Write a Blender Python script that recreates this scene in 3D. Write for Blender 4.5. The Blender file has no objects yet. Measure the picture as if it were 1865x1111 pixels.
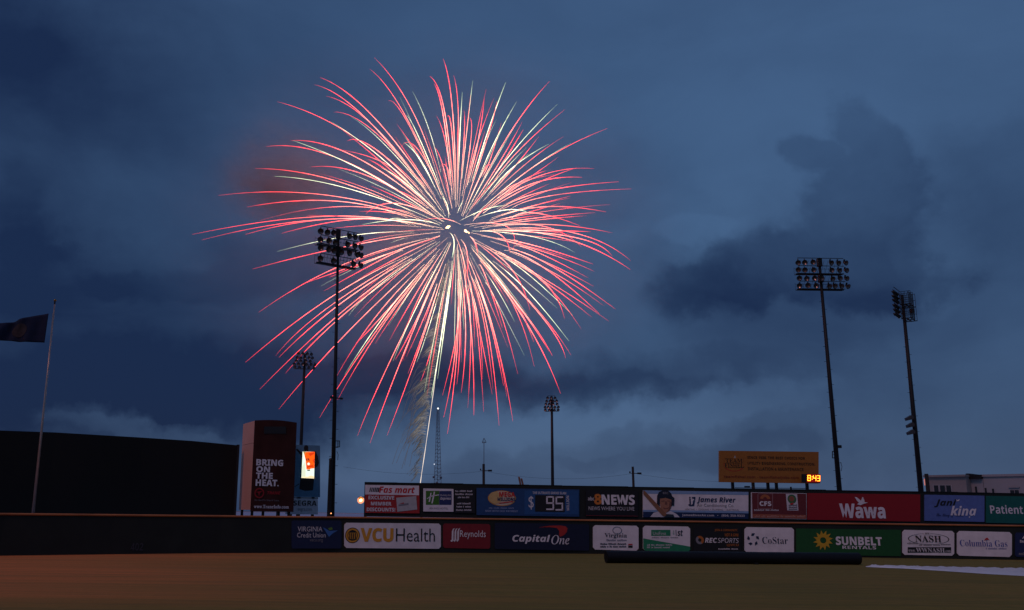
import bpy, bmesh, math, random
from mathutils import Vector, Matrix
random.seed(7)
R = math.radians
scene = bpy.context.scene
col = scene.collection

# ------------------------------------------------------------------ camera
W0, H0 = 1865.0, 1111.0            # size of the photograph, used to measure bearings
FPX, PX0, PY0 = 1686.0, 745.0, 555.5
PITCH, ROLL = R(12.69), 0.0127
CAM = Vector((0, 0, 3.04))
fwd = Vector((0, math.cos(PITCH), math.sin(PITCH)))
rx = Vector((1, 0, 0)); up0 = Vector((0, -math.sin(PITCH), math.cos(PITCH)))
camr = rx * math.cos(ROLL) + up0 * math.sin(ROLL)
camu = up0 * math.cos(ROLL) - rx * math.sin(ROLL)
cd = bpy.data.cameras.new('camera')
cd.sensor_width = 36; cd.lens = FPX / W0 * 36
cd.shift_x = 0.5 - PX0 / W0
cd.clip_start = 0.5; cd.clip_end = 20000
cam = bpy.data.objects.new('camera', cd); col.objects.link(cam)
m3 = Matrix((camr, camu, -fwd)).transposed()
cam.matrix_world = Matrix.Translation(CAM) @ m3.to_4x4()
scene.camera = cam

def ray(px, py):
    return fwd * FPX + camr * (px - PX0) + camu * (PY0 - py)
def atY(px, py, Y):
    d = ray(px, py); return CAM + d * (Y / d.y)
def ground(px, py, z=0.0):
    d = ray(px, py); return CAM + d * ((z - CAM.z) / d.z)
def onplane(px, py, o, n):
    d = ray(px, py); return CAM + d * ((o - CAM).dot(n) / d.dot(n))

# ------------------------------------------------------------------ world: dusk sky with clouds
KEY_EL, KEY_AZ = 47.0, 215.0      # weak warm key for unseen stadium lights behind and left of the camera
world = bpy.data.worlds.new('World'); scene.world = world; world.use_nodes = True
nt = world.node_tree; nt.nodes.clear()
def N(t, **kw):
    n = nt.nodes.new(t)
    for k, v in kw.items(): setattr(n, k, v)
    return n
def L(a, b): nt.links.new(a, b)
def M(op, a, b=None, c=None, clamp=False):
    n = N('ShaderNodeMath', operation=op, use_clamp=clamp)
    for i, v in enumerate((a, b, c)):
        if v is None: continue
        if isinstance(v, (int, float)): n.inputs[i].default_value = v
        else: L(v, n.inputs[i])
    return n.outputs[0]
geo = N('ShaderNodeNewGeometry')
neg = N('ShaderNodeVectorMath', operation='SCALE'); neg.inputs['Scale'].default_value = -1
L(geo.outputs['Incoming'], neg.inputs[0])
sep = N('ShaderNodeSeparateXYZ'); L(neg.outputs[0], sep.inputs[0])
az = M('ARCTAN2', sep.outputs[0], sep.outputs[1]); el = M('ARCSINE', sep.outputs[2])
comb = N('ShaderNodeCombineXYZ'); L(az, comb.inputs[0]); L(el, comb.inputs[1])
warpn = N('ShaderNodeTexNoise'); warpn.inputs['Scale'].default_value = 9; warpn.inputs['Detail'].default_value = 7
warpn.inputs['Roughness'].default_value = .58
L(neg.outputs[0], warpn.inputs['Vector'])
wsub = N('ShaderNodeVectorMath', operation='SUBTRACT'); L(warpn.outputs['Color'], wsub.inputs[0]); wsub.inputs[1].default_value = (.5, .5, .5)
wscl = N('ShaderNodeVectorMath', operation='SCALE'); L(wsub.outputs[0], wscl.inputs[0]); wscl.inputs['Scale'].default_value = .13
wadd = N('ShaderNodeVectorMath', operation='ADD'); L(comb.outputs[0], wadd.inputs[0]); L(wscl.outputs[0], wadd.inputs[1])
def blob(cx, cy, rx_, ry_, rot, src=None):
    d = ray(cx, cy).normalized(); a = math.atan2(d.x, d.y); e = math.asin(d.z)
    mp = N('ShaderNodeMapping', vector_type='TEXTURE'); L((src or wadd).outputs[0], mp.inputs['Vector'])
    mp.inputs['Location'].default_value = (a, e, 0)
    mp.inputs['Rotation'].default_value = (0, 0, R(rot))
    mp.inputs['Scale'].default_value = (rx_ / FPX, ry_ / FPX, 1)
    g = N('ShaderNodeTexGradient', gradient_type='SPHERICAL'); L(mp.outputs[0], g.inputs[0])
    return g.outputs['Fac']
SOFT = [(60, 110, 420, 190, 0, .42), (50, 440, 210, 150, 0, .28), (300, 640, 720, 230, 4, .40), (250, 735, 700, 120, 0, .34),
        (720, 700, 560, 130, 6, .42), (1080, 690, 360, 60, 4, .5), (1430, 600, 340, 240, -8, .46), (1830, 370, 260, 260, 25, .30),
        (1100, 330, 260, 170, 0, .15), (1850, 700, 330, 330, 0, .20), (1330, 815, 380, 60, -4, .25), (-250, 480, 1350, 1300, 0, .80),
        (1270, 410, 150, 70, 0, -.15), (1400, 240, 600, 200, 0, -.24), (840, 780, 340, 80, 8, -.22), (240, 790, 240, 26, -4, -.25), (1050, 765, 420, 70, 8, -.25),
        (630, 880, 190, 130, 0, -.40), (1520, 480, 420, 230, 12, .15)]
acc = None
for (a, b, c, d, e, f) in SOFT:
    v = M('MULTIPLY', M('SMOOTH_MIN', blob(a, b, c, d, e), .8, .3), f)
    acc = v if acc is None else M('ADD', acc, v)
wsc2 = N('ShaderNodeVectorMath', operation='SCALE'); L(wsub.outputs[0], wsc2.inputs[0]); wsc2.inputs['Scale'].default_value = .085
wad2 = N('ShaderNodeVectorMath', operation='ADD'); L(comb.outputs[0], wad2.inputs[0]); L(wsc2.outputs[0], wad2.inputs[1])
fb = N('ShaderNodeTexNoise'); fb.inputs['Scale'].default_value = 24; fb.inputs['Detail'].default_value = 7; fb.inputs['Roughness'].default_value = .55
L(neg.outputs[0], fb.inputs['Vector'])
fbn = M('MULTIPLY', M('SUBTRACT', fb.outputs['Fac'], .5), .95)
def cluster(blobs, amount, lo=.20, hi=.55):
    """one cloud with torn edges: the union of several blobs, broken up by noise"""
    global acc
    mx = None
    for q in blobs:
        v = blob(*q, src=wad2); mx = v if mx is None else M('MAXIMUM', mx, v)
    mr = N('ShaderNodeMapRange', interpolation_type='SMOOTHSTEP'); L(M('ADD', mx, M('MULTIPLY', fbn, M('MINIMUM', M('MULTIPLY', mx, 3), 1))), mr.inputs[0])
    mr.inputs[1].default_value = lo; mr.inputs[2].default_value = hi
    acc = M('ADD', acc, M('MULTIPLY', mr.outputs[0], amount))
cluster([(1568, 275, 78, 150, 6), (1618, 290, 50, 90, 0), (1612, 390, 105, 160, 0), (1495, 300, 90, 50, -25), (1545, 380, 150, 90, 20), (1530, 440, 230, 110, 15), (1410, 485, 270, 95, 12), (1600, 505, 190, 75, 0), (1290, 500, 110, 50, 0)], .33, .14, .56)
cluster([(1440, 590, 250, 120, 0), (1300, 560, 160, 130, 0), (1430, 655, 170, 80, 0), (1560, 560, 160, 80, 0)], .12, .15, .65)
cluster([(1110, 330, 210, 120, 0), (1230, 385, 160, 70, 0), (1170, 450, 80, 60, 0)], .10, .15, .7)
cluster([(1800, 300, 220, 110, 25), (1850, 380, 220, 160, 0)], .13, .2, .8)
cluster([(60, 430, 110, 90, 0), (20, 370, 90, 120, 0), (120, 465, 80, 40, 0)], .11, .15, .7)
cluster([(1010, 708, 380, 50, 3), (780, 690, 360, 70, 0), (560, 700, 300, 60, 0), (1180, 700, 200, 36, 0)], .16)
cluster([(1330, 815, 280, 44, 4), (1120, 845, 200, 26, 0)], .14)
cluster([(80, 110, 200, 110, 0), (-40, 60, 260, 120, 0)], .08, .1, 1.0)
cluster([(1270, 413, 105, 44, 0)], -.16)
cluster([(1705, 440, 90, 70, 30), (1700, 520, 60, 60, 0)], -.10)
cluster([(880, 795, 360, 60, 6), (1080, 755, 210, 48, 8), (1310, 735, 260, 50, 5), (660, 835, 240, 80, 0), (700, 775, 120, 30, 0)], -.17)
cluster([(240, 792, 240, 26, -3), (310, 780, 110, 18, 0)], -.16)
cluster([(400, 520, 380, 60, 4), (500, 470, 220, 50, 0)], .10)
# wide soft cloud structure everywhere (also outside the frame)
st = N('ShaderNodeMapping'); L(neg.outputs[0], st.inputs['Vector']); st.inputs['Scale'].default_value = (3.2, 3.2, 8)
f2 = N('ShaderNodeTexNoise'); f2.inputs['Scale'].default_value = 1.3; f2.inputs['Detail'].default_value = 8; f2.inputs['Roughness'].default_value = .55
f2.inputs['Distortion'].default_value = .5
L(st.outputs[0], f2.inputs['Vector'])
acc = M('ADD', acc, M('MULTIPLY', M('SUBTRACT', f2.outputs['Fac'], .5), .55))
dark = M('MINIMUM', M('MAXIMUM', acc, -.3), .93)
ramp = N('ShaderNodeValToRGB'); L(M('MULTIPLY', M('MAXIMUM', el, 0), 1.6), ramp.inputs[0])
cr = ramp.color_ramp; cr.elements[0].position = 0; cr.elements[0].color = (.026, .060, .150, 1)
cr.elements[1].position = .85; cr.elements[1].color = (.043, .093, .200, 1)
k = cr.elements.new(.38); k.color = (.039, .088, .190, 1)
sky = N('ShaderNodeTexSky', sky_type='NISHITA'); sky.sun_disc = False
sky.sun_elevation = R(KEY_EL); sky.sun_rotation = R(KEY_AZ)
skys = N('ShaderNodeVectorMath', operation='SCALE'); L(sky.outputs[0], skys.inputs[0]); skys.inputs['Scale'].default_value = .10
mixb = N('ShaderNodeVectorMath', operation='ADD'); L(ramp.outputs[0], mixb.inputs[0]); L(skys.outputs[0], mixb.inputs[1])
tint = N('ShaderNodeMix', data_type='RGBA'); tint.clamp_factor = False; L(dark, tint.inputs['Factor'])
tint.inputs['A'].default_value = (1, 1, 1, 1); tint.inputs['B'].default_value = (.16, .19, .30, 1)
fin = N('ShaderNodeVectorMath', operation='MULTIPLY'); L(mixb.outputs[0], fin.inputs[0]); L(tint.outputs['Result'], fin.inputs[1])
bg = N('ShaderNodeBackground'); L(fin.outputs[0], bg.inputs[0]); bg.inputs[1].default_value = .94
# Nishita enters at a small share (scaled in the graph above); the dusk ramp is already in display units
skys.inputs['Scale'].default_value = .10 * .06
wo = N('ShaderNodeOutputWorld'); L(bg.outputs[0], wo.inputs[0])

sd = bpy.data.lights.new('unseen_stadium_key', 'SUN'); sd.energy = .51; sd.angle = R(14); sd.color = (1, .46, .44)  # not the real sun: stands in for the unseen warm stadium lights
so = bpy.data.objects.new('unseen_stadium_key', sd); col.objects.link(so)
sdir = Vector((math.sin(R(KEY_AZ)) * math.cos(R(KEY_EL)), math.cos(R(KEY_AZ)) * math.cos(R(KEY_EL)), math.sin(R(KEY_EL))))
so.rotation_euler = sdir.to_track_quat('Z', 'Y').to_euler()
scene.view_settings.view_transform = 'Standard'; scene.view_settings.look = 'None'
scene.view_settings.gamma = 1; scene.view_settings.exposure = 0; scene.view_settings.use_curve_mapping = False
scene.render.engine = 'CYCLES'
scene.cycles.use_denoising = True
scene.cycles.max_bounces = 5; scene.cycles.volume_bounces = 0
scene.cycles.sample_clamp_indirect = 4

# ------------------------------------------------------------------ helpers
MATS = {}
def mat(name, c, rough=.6, metal=0.0, noise=.12, nscale=3.0, spec=.35, bump=0.0):
    if name in MATS: return MATS[name]
    m = bpy.data.materials.new(name); m.use_nodes = True; MATS[name] = m
    t = m.node_tree; b = t.nodes['Principled BSDF']
    b.inputs['Roughness'].default_value = rough; b.inputs['Metallic'].default_value = metal
    b.inputs['Specular IOR Level'].default_value = spec
    tc = t.nodes.new('ShaderNodeTexCoord'); no = t.nodes.new('ShaderNodeTexNoise')
    no.inputs['Scale'].default_value = nscale; no.inputs['Detail'].default_value = 5
    t.links.new(tc.outputs['Object'], no.inputs['Vector'])
    mrn = t.nodes.new('ShaderNodeMapRange'); t.links.new(no.outputs['Fac'], mrn.inputs[0])
    mrn.inputs[1].default_value = .25; mrn.inputs[2].default_value = .75
    mrn.inputs[3].default_value = 1 - noise; mrn.inputs[4].default_value = 1 + noise
    mu = t.nodes.new('ShaderNodeVectorMath'); mu.operation = 'SCALE'; mu.inputs[0].default_value = c[:3]
    t.links.new(mrn.outputs[0], mu.inputs['Scale']); t.links.new(mu.outputs[0], b.inputs['Base Color'])
    if bump:
        bp = t.nodes.new('ShaderNodeBump'); bp.inputs['Strength'].default_value = bump
        t.links.new(no.outputs['Fac'], bp.inputs['Height']); t.links.new(bp.outputs[0], b.inputs['Normal'])
    return m
def emit(name, c, s):
    if name in MATS: return MATS[name]
    m = bpy.data.materials.new(name); m.use_nodes = True; MATS[name] = m
    b = m.node_tree.nodes['Principled BSDF']
    b.inputs['Base Color'].default_value = (*[x * .3 for x in c], 1)
    b.inputs['Emission Color'].default_value = (*c, 1); b.inputs['Emission Strength'].default_value = s
    return m

class MB:
    """collects simple shapes into one mesh"""
    def __init__(s): s.v = []; s.f = []
    def box(s, x0, x1, y0, y1, z0, z1):
        i = len(s.v)
        s.v += [(x0, y0, z0), (x1, y0, z0), (x1, y1, z0), (x0, y1, z0), (x0, y0, z1), (x1, y0, z1), (x1, y1, z1), (x0, y1, z1)]
        s.f += [(i, i+3, i+2, i+1), (i+4, i+5, i+6, i+7), (i, i+1, i+5, i+4), (i+1, i+2, i+6, i+5), (i+2, i+3, i+7, i+6), (i+3, i, i+4, i+7)]
        return s
    def tube(s, pts, rad, n=6, caps=True):
        pts = [Vector(p) for p in pts]; k = len(pts)
        if not isinstance(rad, (list, tuple)): rad = [rad] * k
        i0 = len(s.v); ref = None
        for j, p in enumerate(pts):
            t = (pts[min(j+1, k-1)] - pts[max(j-1, 0)]).normalized()
            if ref is None: ref = Vector((0, 0, 1)) if abs(t.z) < .9 else Vector((1, 0, 0))
            a = t.cross(ref).normalized(); b = a.cross(t).normalized(); ref = b
            for q in range(n):
                an = 2 * math.pi * q / n
                s.v.append(tuple(p + (a * math.cos(an) + b * math.sin(an)) * rad[j]))
        for j in range(k-1):
            for q in range(n):
                A = i0 + j*n + q; B = i0 + j*n + (q+1) % n
                s.f.append((A, B, B+n, A+n))
        if caps:
            s.f.append(tuple(i0 + q for q in reversed(range(n)))); s.f.append(tuple(i0 + (k-1)*n + q for q in range(n)))
        return s
    def poly(s, pts, y):
        i = len(s.v); s.v += [(p[0], y, p[1]) for p in pts]; s.f.append(tuple(range(i, i+len(pts)))); return s
    def prism(s, pts, y0, y1):
        i = len(s.v); n = len(pts)
        s.v += [(p[0], y0, p[1]) for p in pts] + [(p[0], y1, p[1]) for p in pts]
        s.f.append(tuple(range(i, i+n))); s.f.append(tuple(reversed(range(i+n, i+2*n))))
        for q in range(n):
            r_ = (q+1) % n; s.f.append((i+q, i+n+q, i+n+r_, i+r_))
        return s
    def ring(s, cx, cz, ro, ri, y, n=32, sq=1.0, a0=0, a1=360):
        i = len(s.v); full = abs(a1 - a0) >= 359
        for q in range(n + 1):
            a = R(a0 + (a1 - a0) * q / n)
            s.v.append((cx + ro*math.cos(a), y, cz + ro*sq*math.sin(a))); s.v.append((cx + ri*math.cos(a), y, cz + ri*sq*math.sin(a) if ri else cz))
        for q in range(n): s.f.append((i+2*q, i+2*q+2, i+2*q+3, i+2*q+1))
        return s
    def mesh(s, name, m, smooth=False):
        me = bpy.data.meshes.new(name); me.from_pydata([tuple(v) for v in s.v], [], s.f)
        bm = bmesh.new(); bm.from_mesh(me)
        big = [f for f in bm.faces if len(f.verts) > 4]
        if big: bmesh.ops.triangulate(bm, faces=big)
        bmesh.ops.recalc_face_normals(bm, faces=bm.faces)
        bm.to_mesh(me); bm.free()
        if m: me.materials.append(m)
        if smooth:
            for p in me.polygons: p.use_smooth = True
        return me
    def build(s, name, m, parent=None, smooth=False, loc=None):
        return link(name, s.mesh(name, m, smooth), parent, loc)
def link(name, me, parent=None, loc=None, rot=None):
    o = bpy.data.objects.new(name, me); col.objects.link(o)
    if parent: o.parent = parent
    if loc is not None: o.location = loc
    if rot is not None: o.rotation_euler = rot
    return o
def thing(name, label, cat, loc=(0, 0, 0), rz=0, group=None):
    o = bpy.data.objects.new(name, None); col.objects.link(o); o.location = loc; o.rotation_euler = (0, 0, rz)
    o.empty_display_size = .3
    return tag(o, label, cat, group)
def tag(o, label, cat, group=None):
    o['label'] = label; o['category'] = cat
    if group: o['group'] = group
    return o

# fonts: letter shapes of the built-in font and its mathematical alphabets
def alpha(U, l, dig=None):
    def f(s):
        r = ''
        for c in s:
            if 'A' <= c <= 'Z': r += chr(U + ord(c) - 65)
            elif 'a' <= c <= 'z': r += chr(l + ord(c) - 97)
            elif dig and c.isdigit(): r += chr(dig + ord(c) - 48)
            else: r += c
        return r
    return f
FONT = {'plain': (lambda s: s, 0), 'thin': (lambda s: s, -.004), 'bold': (alpha(0x1D5D4, 0x1D5EE, 0x1D7EC), .0), 'heavy': (alpha(0x1D5D4, 0x1D5EE, 0x1D7EC), .022),
        'boldit': (alpha(0x1D63C, 0x1D656), .012), 'serif': (alpha(0x1D400, 0x1D41A, 0x1D7CE), -.010), 'serifbold': (alpha(0x1D400, 0x1D41A), 0),
        'serifit': (lambda s: ''.join('\u210e' if c == 'h' else alpha(0x1D434, 0x1D44E)(c) for c in s), .006), 'script': (alpha(0x1D4D0, 0x1D4EA), 0), 'it': (alpha(0x1D608, 0x1D622), .004)}
JOBS = []
def set_type():
    """all lettering of one style is set as lines of one text curve, then split into one mesh per line"""
    tsc = bpy.data.scenes.new('type_setting'); tvl = tsc.view_layers[0]
    for style in FONT:
        jobs = [j for j in JOBS if j[2] == style]
        if not jobs: continue
        fn, off = FONT[style]
        c = bpy.data.curves.new('lettering', 'FONT'); c.body = '\n'.join(fn(j[1]) for j in jobs); c.offset = off; c.resolution_u = 2; c.space_line = 4
        o = bpy.data.objects.new('lettering', c); tsc.collection.objects.link(o); tvl.update()
        me = bpy.data.meshes.new_from_object(o.evaluated_get(tvl.depsgraph))
        bpy.data.objects.remove(o); bpy.data.curves.remove(c)
        lines = [([], {}, []) for _ in jobs]
        co = [v.co.copy() for v in me.vertices]
        for p in me.polygons:
            i = int(round((.35 - sum(co[v].y for v in p.vertices) / len(p.vertices)) / 4)); vs, ix, fs = lines[i]
            f_ = []
            for v in p.vertices:
                if v not in ix: ix[v] = len(vs); vs.append(co[v])
                f_.append(ix[v])
            fs.append(f_)
        bpy.data.meshes.remove(me)
        for (bd, body, st_, x0, x1, y0, y1, m, layer, shear, rot, name), (vs, ix, fs) in zip(jobs, lines):
            y00 = -4 * jobs.index((bd, body, st_, x0, x1, y0, y1, m, layer, shear, rot, name))
            cc = [Vector((v.x, v.y - y00, 0)) for v in vs]
            if rot: cc = [Vector((-v.y, v.x, 0)) for v in cc]
            if shear: cc = [Vector((v.x + shear * v.y, v.y, 0)) for v in cc]
            ax = min(v.x for v in cc); bx_ = max(v.x for v in cc); ay = min(v.y for v in cc); by = max(v.y for v in cc)
            xm = (x0 + x1) / 2; ym = (y0 + y1) / 2
            s0 = bd.loc(x0, ym)[0]; s1 = bd.loc(x1, ym)[0]; z1 = bd.loc(xm, y0)[1]; z0 = bd.loc(xm, y1)[1]
            me2 = bpy.data.meshes.new(name)
            me2.from_pydata([(s0 + (v.x - ax) / (bx_ - ax) * (s1 - s0), -.012 * layer, z0 + (v.y - ay) / (by - ay) * (z1 - z0)) for v in cc], [], fs)
            me2.materials.append(m); link(name, me2, bd.e)
    bpy.data.scenes.remove(tsc)

class Board:
    """upright board: local X runs along it, local -Y faces the field; pixels of the photo are measured onto its face"""
    def __init__(s, name, label, cat, P0, P1, zb=0.0, group=None):
        s.o = Vector((P0.x, P0.y, 0)); u = Vector((P1.x - P0.x, P1.y - P0.y, 0)); s.len = u.length; s.u = u.normalized()
        s.n = Vector((s.u.y, -s.u.x, 0)); s.zb = zb
        s.e = thing(name, label, cat, (s.o.x, s.o.y, zb), math.atan2(s.u.y, s.u.x), group)
    def loc(s, px, py):
        p = onplane(px, py, s.o, s.n); return ((p - s.o).dot(s.u), p.z - s.zb)
    def poly(s, pts, m, layer=1, name='emblem'):
        return MB().poly([s.loc(*p) for p in pts], -.012 * layer).build(name, m, s.e)
    def rect(s, x0, x1, y0, y1, m, layer=1, name='print_field'):
        return s.poly([(x0, y0), (x1, y0), (x1, y1), (x0, y1)], m, layer, name)
    def ring(s, cx, cy, rpx, ri, m, layer=1, sq=1.0, a0=0, a1=360, name='emblem'):
        c = s.loc(cx, cy); k_ = (s.loc(cx + 5, cy)[0] - s.loc(cx - 5, cy)[0]) / 10
        return MB().ring(c[0], c[1], rpx * k_, ri * k_, -.012 * layer, 36, sq, a0, a1).build(name, m, s.e)
    def panel(s, x0, x1, y0, y1, m, ch=0, depth=.08, name='panel', y1r=None, y0r=None):
        y0r = y0 if y0r is None else y0r; y1r = y1 if y1r is None else y1r
        if ch: pts = [(x0+ch, y0), (x1-ch, y0r), (x1, y0r+ch), (x1, y1r-ch), (x1-ch, y1r), (x0+ch, y1), (x0, y1-ch), (x0, y0+ch)]
        else: pts = [(x0, y0), (x1, y0r), (x1, y1r), (x0, y1)]
        return MB().prism([s.loc(*p) for p in pts], 0, depth).build(name, m, s.e)
    def text(s, body, x0, x1, y0, y1, m, style='plain', layer=2, shear=0.0, rot=False, name='lettering'):
        JOBS.append((s, body, style, x0, x1, y0, y1, m, layer, shear, rot, name))
    def bars(s, words, x0, x1, y0, y1, m, layer=2, name='lettering'):
        """small print too fine to read: rows of letter-sized strokes"""
        b = MB(); n = sum(words) + len(words) - 1; w = (x1 - x0) / n; x = x0
        rnd = random.Random(int(x0 * 7 + y0 * 13))
        for wd in words:
            for _ in range(wd):
                h = rnd.choice((0, .25, .25)) * (y1 - y0)
                b.poly([s.loc(x + w*.12, y0 + h), s.loc(x + w*.88, y0 + h), s.loc(x + w*.88, y1), s.loc(x + w*.6, y1), s.loc(x + w*.6, y0 + h + (y1-y0)*.3), s.loc(x + w*.4, y0 + h + (y1-y0)*.3), s.loc(x + w*.4, y1), s.loc(x + w*.12, y1)], -.012 * layer)
                x += w
            x += w
        o_b = b.build(name, m, s.e); o_b['kind'] = 'stuff'
        return o_b

WHITE = mat('white_vinyl', (.73, .71, .72), .55, noise=.13, nscale=1.3, bump=.25)
OFFW = mat('offwhite_vinyl', (.62, .61, .62), .55)
BLACK = mat('black_print', (.012, .012, .014), .6)
DGREEN = mat('dark_green_paint', (.009, .0125, .0095), .7, noise=.3, nscale=.7)
DMETAL = mat('dark_steel', (.012, .012, .013), .55, .3)
GREY = mat('grey_print', (.20, .20, .22), .6)
RED = mat('red_print', (.50, .025, .025), .55)
DRED = mat('deep_red_print', (.20, .012, .018), .55)
NAVY = mat('navy_print', (.012, .020, .085), .55)
GOLD = mat('gold_print', (.62, .30, .03), .55)
ORANGE = mat('orange_print', (.62, .20, .03), .55)
SKIN = mat('tan_print', (.36, .17, .10), .55)

# ------------------------------------------------------------------ field
gm = bpy.data.materials.new('outfield_grass'); gm.use_nodes = True
t = gm.node_tree; b = t.nodes['Principled BSDF']; b.inputs['Roughness'].default_value = .95; b.inputs['Specular IOR Level'].default_value = .1
tc = t.nodes.new('ShaderNodeTexCoord')
def noise_(scale, sx, sy, det=6, rough=.6):
    mp = t.nodes.new('ShaderNodeMapping'); mp.inputs['Scale'].default_value = (sx, sy, 1); t.links.new(tc.outputs['Object'], mp.inputs[0])
    n = t.nodes.new('ShaderNodeTexNoise'); n.inputs['Scale'].default_value = scale; n.inputs['Detail'].default_value = det; n.inputs['Roughness'].default_value = rough
    t.links.new(mp.outputs[0], n.inputs['Vector']); return n.outputs['Fac']
def mixc(fac, A, B):
    m_ = t.nodes.new('ShaderNodeMix'); m_.data_type = 'RGBA'
    t.links.new(fac, m_.inputs['Factor'])
    for nm, v in (('A', A), ('B', B)):
        if isinstance(v, tuple): m_.inputs[nm].default_value = (*v, 1)
        else: t.links.new(v, m_.inputs[nm])
    return m_.outputs['Result']
def rng(x, a, b_, lo=0, hi=1):
    n = t.nodes.new('ShaderNodeMapRange'); n.interpolation_type = 'SMOOTHSTEP'; t.links.new(x, n.inputs[0])
    for i, v in enumerate((a, b_, lo, hi)): n.inputs[i+1].default_value = v
    return n.outputs[0]
def mth(op, a, b_):
    n = t.nodes.new('ShaderNodeMath'); n.operation = op
    for i, v in enumerate((a, b_)):
        if isinstance(v, (int, float)): n.inputs[i].default_value = v
        else: t.links.new(v, n.inputs[i])
    return n.outputs[0]
grass = mixc(rng(noise_(.35, .25, 1), .35, .65), (.215, .180, .036), (.275, .205, .048))
grass = mixc(rng(noise_(6, .3, 1, 4), .35, .7), grass, (.150, .148, .034))
sx = t.nodes.new('ShaderNodeSeparateXYZ'); t.links.new(tc.outputs['Object'], sx.inputs[0])
redlightf = mth('MULTIPLY', rng(mth('ADD', sx.outputs[0], mth('MULTIPLY', noise_(.08, .4, 1.5), 22)), 19, -17), rng(mth('ADD', sx.outputs[1], mth('MULTIPLY', noise_(.1, .3, 1), 14)), 30, 46))  # warm light on the left of the field, painted into the ground colour
grass = mixc(rng(noise_(1.1, .06, 1.2, 5, .7), .42, .66, 0, .55), grass, (.29, .165, .055))
grass = mixc(rng(noise_(.9, .10, 1.6, 5, .7), .42, .66, 0, .7), grass, (.105, .11, .034))
grass = mixc(redlightf, grass, mixc(rng(noise_(.8, .05, 1.3, 5, .7), .35, .65), (.85, .235, .075), (.52, .185, .065)))
grass = mixc(rng(noise_(26, .5, 1.6, 4, .75), .32, .68), grass, mixc(noise_(3, 1, 1), grass, (.16, .13, .038)))
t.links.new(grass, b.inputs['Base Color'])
bp = t.nodes.new('ShaderNodeBump'); bp.inputs['Strength'].default_value = .7; bp.inputs['Distance'].default_value = .06
t.links.new(noise_(14, 1, 1, 6), bp.inputs['Height']); t.links.new(bp.outputs[0], b.inputs['Normal'])
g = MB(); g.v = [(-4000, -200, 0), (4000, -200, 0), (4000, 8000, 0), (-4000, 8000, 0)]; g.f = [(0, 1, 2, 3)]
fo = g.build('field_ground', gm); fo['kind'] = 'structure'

# ------------------------------------------------------------------ outfield wall
WB = [(-500, 1022), (-250, 1017), (0, 1012.2), (200, 1009.6), (400, 1007.6), (600, 1006.6), (800, 1006.8), (1000, 1008), (1200, 1010), (1450, 1013.4), (1700, 1017.4), (1865, 1020), (2100, 1024), (2300, 1028)]
def wall_py(px):
    for (a, ya), (b_, yb) in zip(WB, WB[1:]):
        if a <= px <= b_: return ya + (yb - ya) * (px - a) / (b_ - a)
    return WB[-1][1]
def wall_pt(px, off=0.0):
    p = ground(px, wall_py(px)); d = ground(px + 4, wall_py(px + 4)) - ground(px - 4, wall_py(px - 4))
    n = Vector((d.y, -d.x, 0)).normalized(); return p + n * off
WH = 2.70
wall = thing('outfield_wall', 'long low dark green padded outfield wall with an orange-brown rail along its top', 'wall', wall_pt(900))
org = wall_pt(900)
xs = list(range(-500, 2301, 25))
mw = MB(); line = [wall_pt(x) - org for x in xs]; back = [wall_pt(x, -.35) - org for x in xs]
for p, q in zip(line, back): mw.v += [(p.x, p.y, 0), (p.x, p.y, WH - .06), (q.x, q.y, WH - .06), (q.x, q.y, 0)]
for i in range(len(xs) - 1):
    a = 4 * i
    for j in range(3): mw.f.append((a+j, a+4+j, a+5+j, a+1+j))
mw.build('padding', DGREEN, wall)
tinted_ground = MB()
for x in xs:
    p = wall_pt(x, -.36); d = Vector((p.x, p.y, 0)); q = d * 60
    tinted_ground.v += [(p.x, p.y, .004), (q.x, q.y, .004)]
for i in range(len(xs) - 1): tinted_ground.f.append((2*i, 2*i+2, 2*i+3, 2*i+1))
lo_ = tinted_ground.build('sky_tinted_ground', mat('ground_sky_tint', (.34, .42, .56), .85, noise=.15, nscale=.05)); lo_['kind'] = 'structure'  # added ground sheet behind the wall, tinted to look like sky in the gap
mr_ = MB(); mr_.tube([wall_pt(x, .03) - org + Vector((0, 0, WH - .03)) for x in xs], .075, 8)
mr_.build('top_rail', mat('orange_rail_paint', (.42, .15, .05), .5, noise=.3, nscale=.4), wall, True)

# faint distance marker on the wall
BLOWER = 'advertising banners on the outfield wall'
def banner(label, x0, x1, off=.06):
    return Board('wall_banner', label, 'banner', wall_pt(x0, off), wall_pt(x1, off), group=BLOWER)
B = Board('distance_marker', 'faint dark distance number 402 on the empty left part of the wall', 'number', wall_pt(236, .04), wall_pt(262, .04))
DK = mat('faint_paint', (.030, .030, .040), .6)
B.text('402', 238, 261, 989, 1003, DK, 'bold', 0)

# --- lower banners, left to right
B = banner('navy banner with white credit union lettering and a blue bird check, leftmost on the wall', 531, 622)
B.panel(531, 622, 948, 999, mat('navy_banner', (.010, .018, .060), .55), 2.5)
B.text('VIRGINIA', 542, 587, 959, 968, OFFW, 'plain'); B.text('Credit Union', 541, 593, 970, 979, OFFW, 'plain')
B.text('vacu.org', 564, 588, 982, 988, GREY, 'plain')
LB = mat('light_blue_print', (.05, .16, .42), .5)
B.poly([(588, 960), (600, 967), (615, 966), (605, 972), (599, 978)], LB, 2); B.poly([(597, 962), (604, 960), (606, 964), (600, 966)], mat('leaf_print', (.10, .2, .03), .5), 3)

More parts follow.
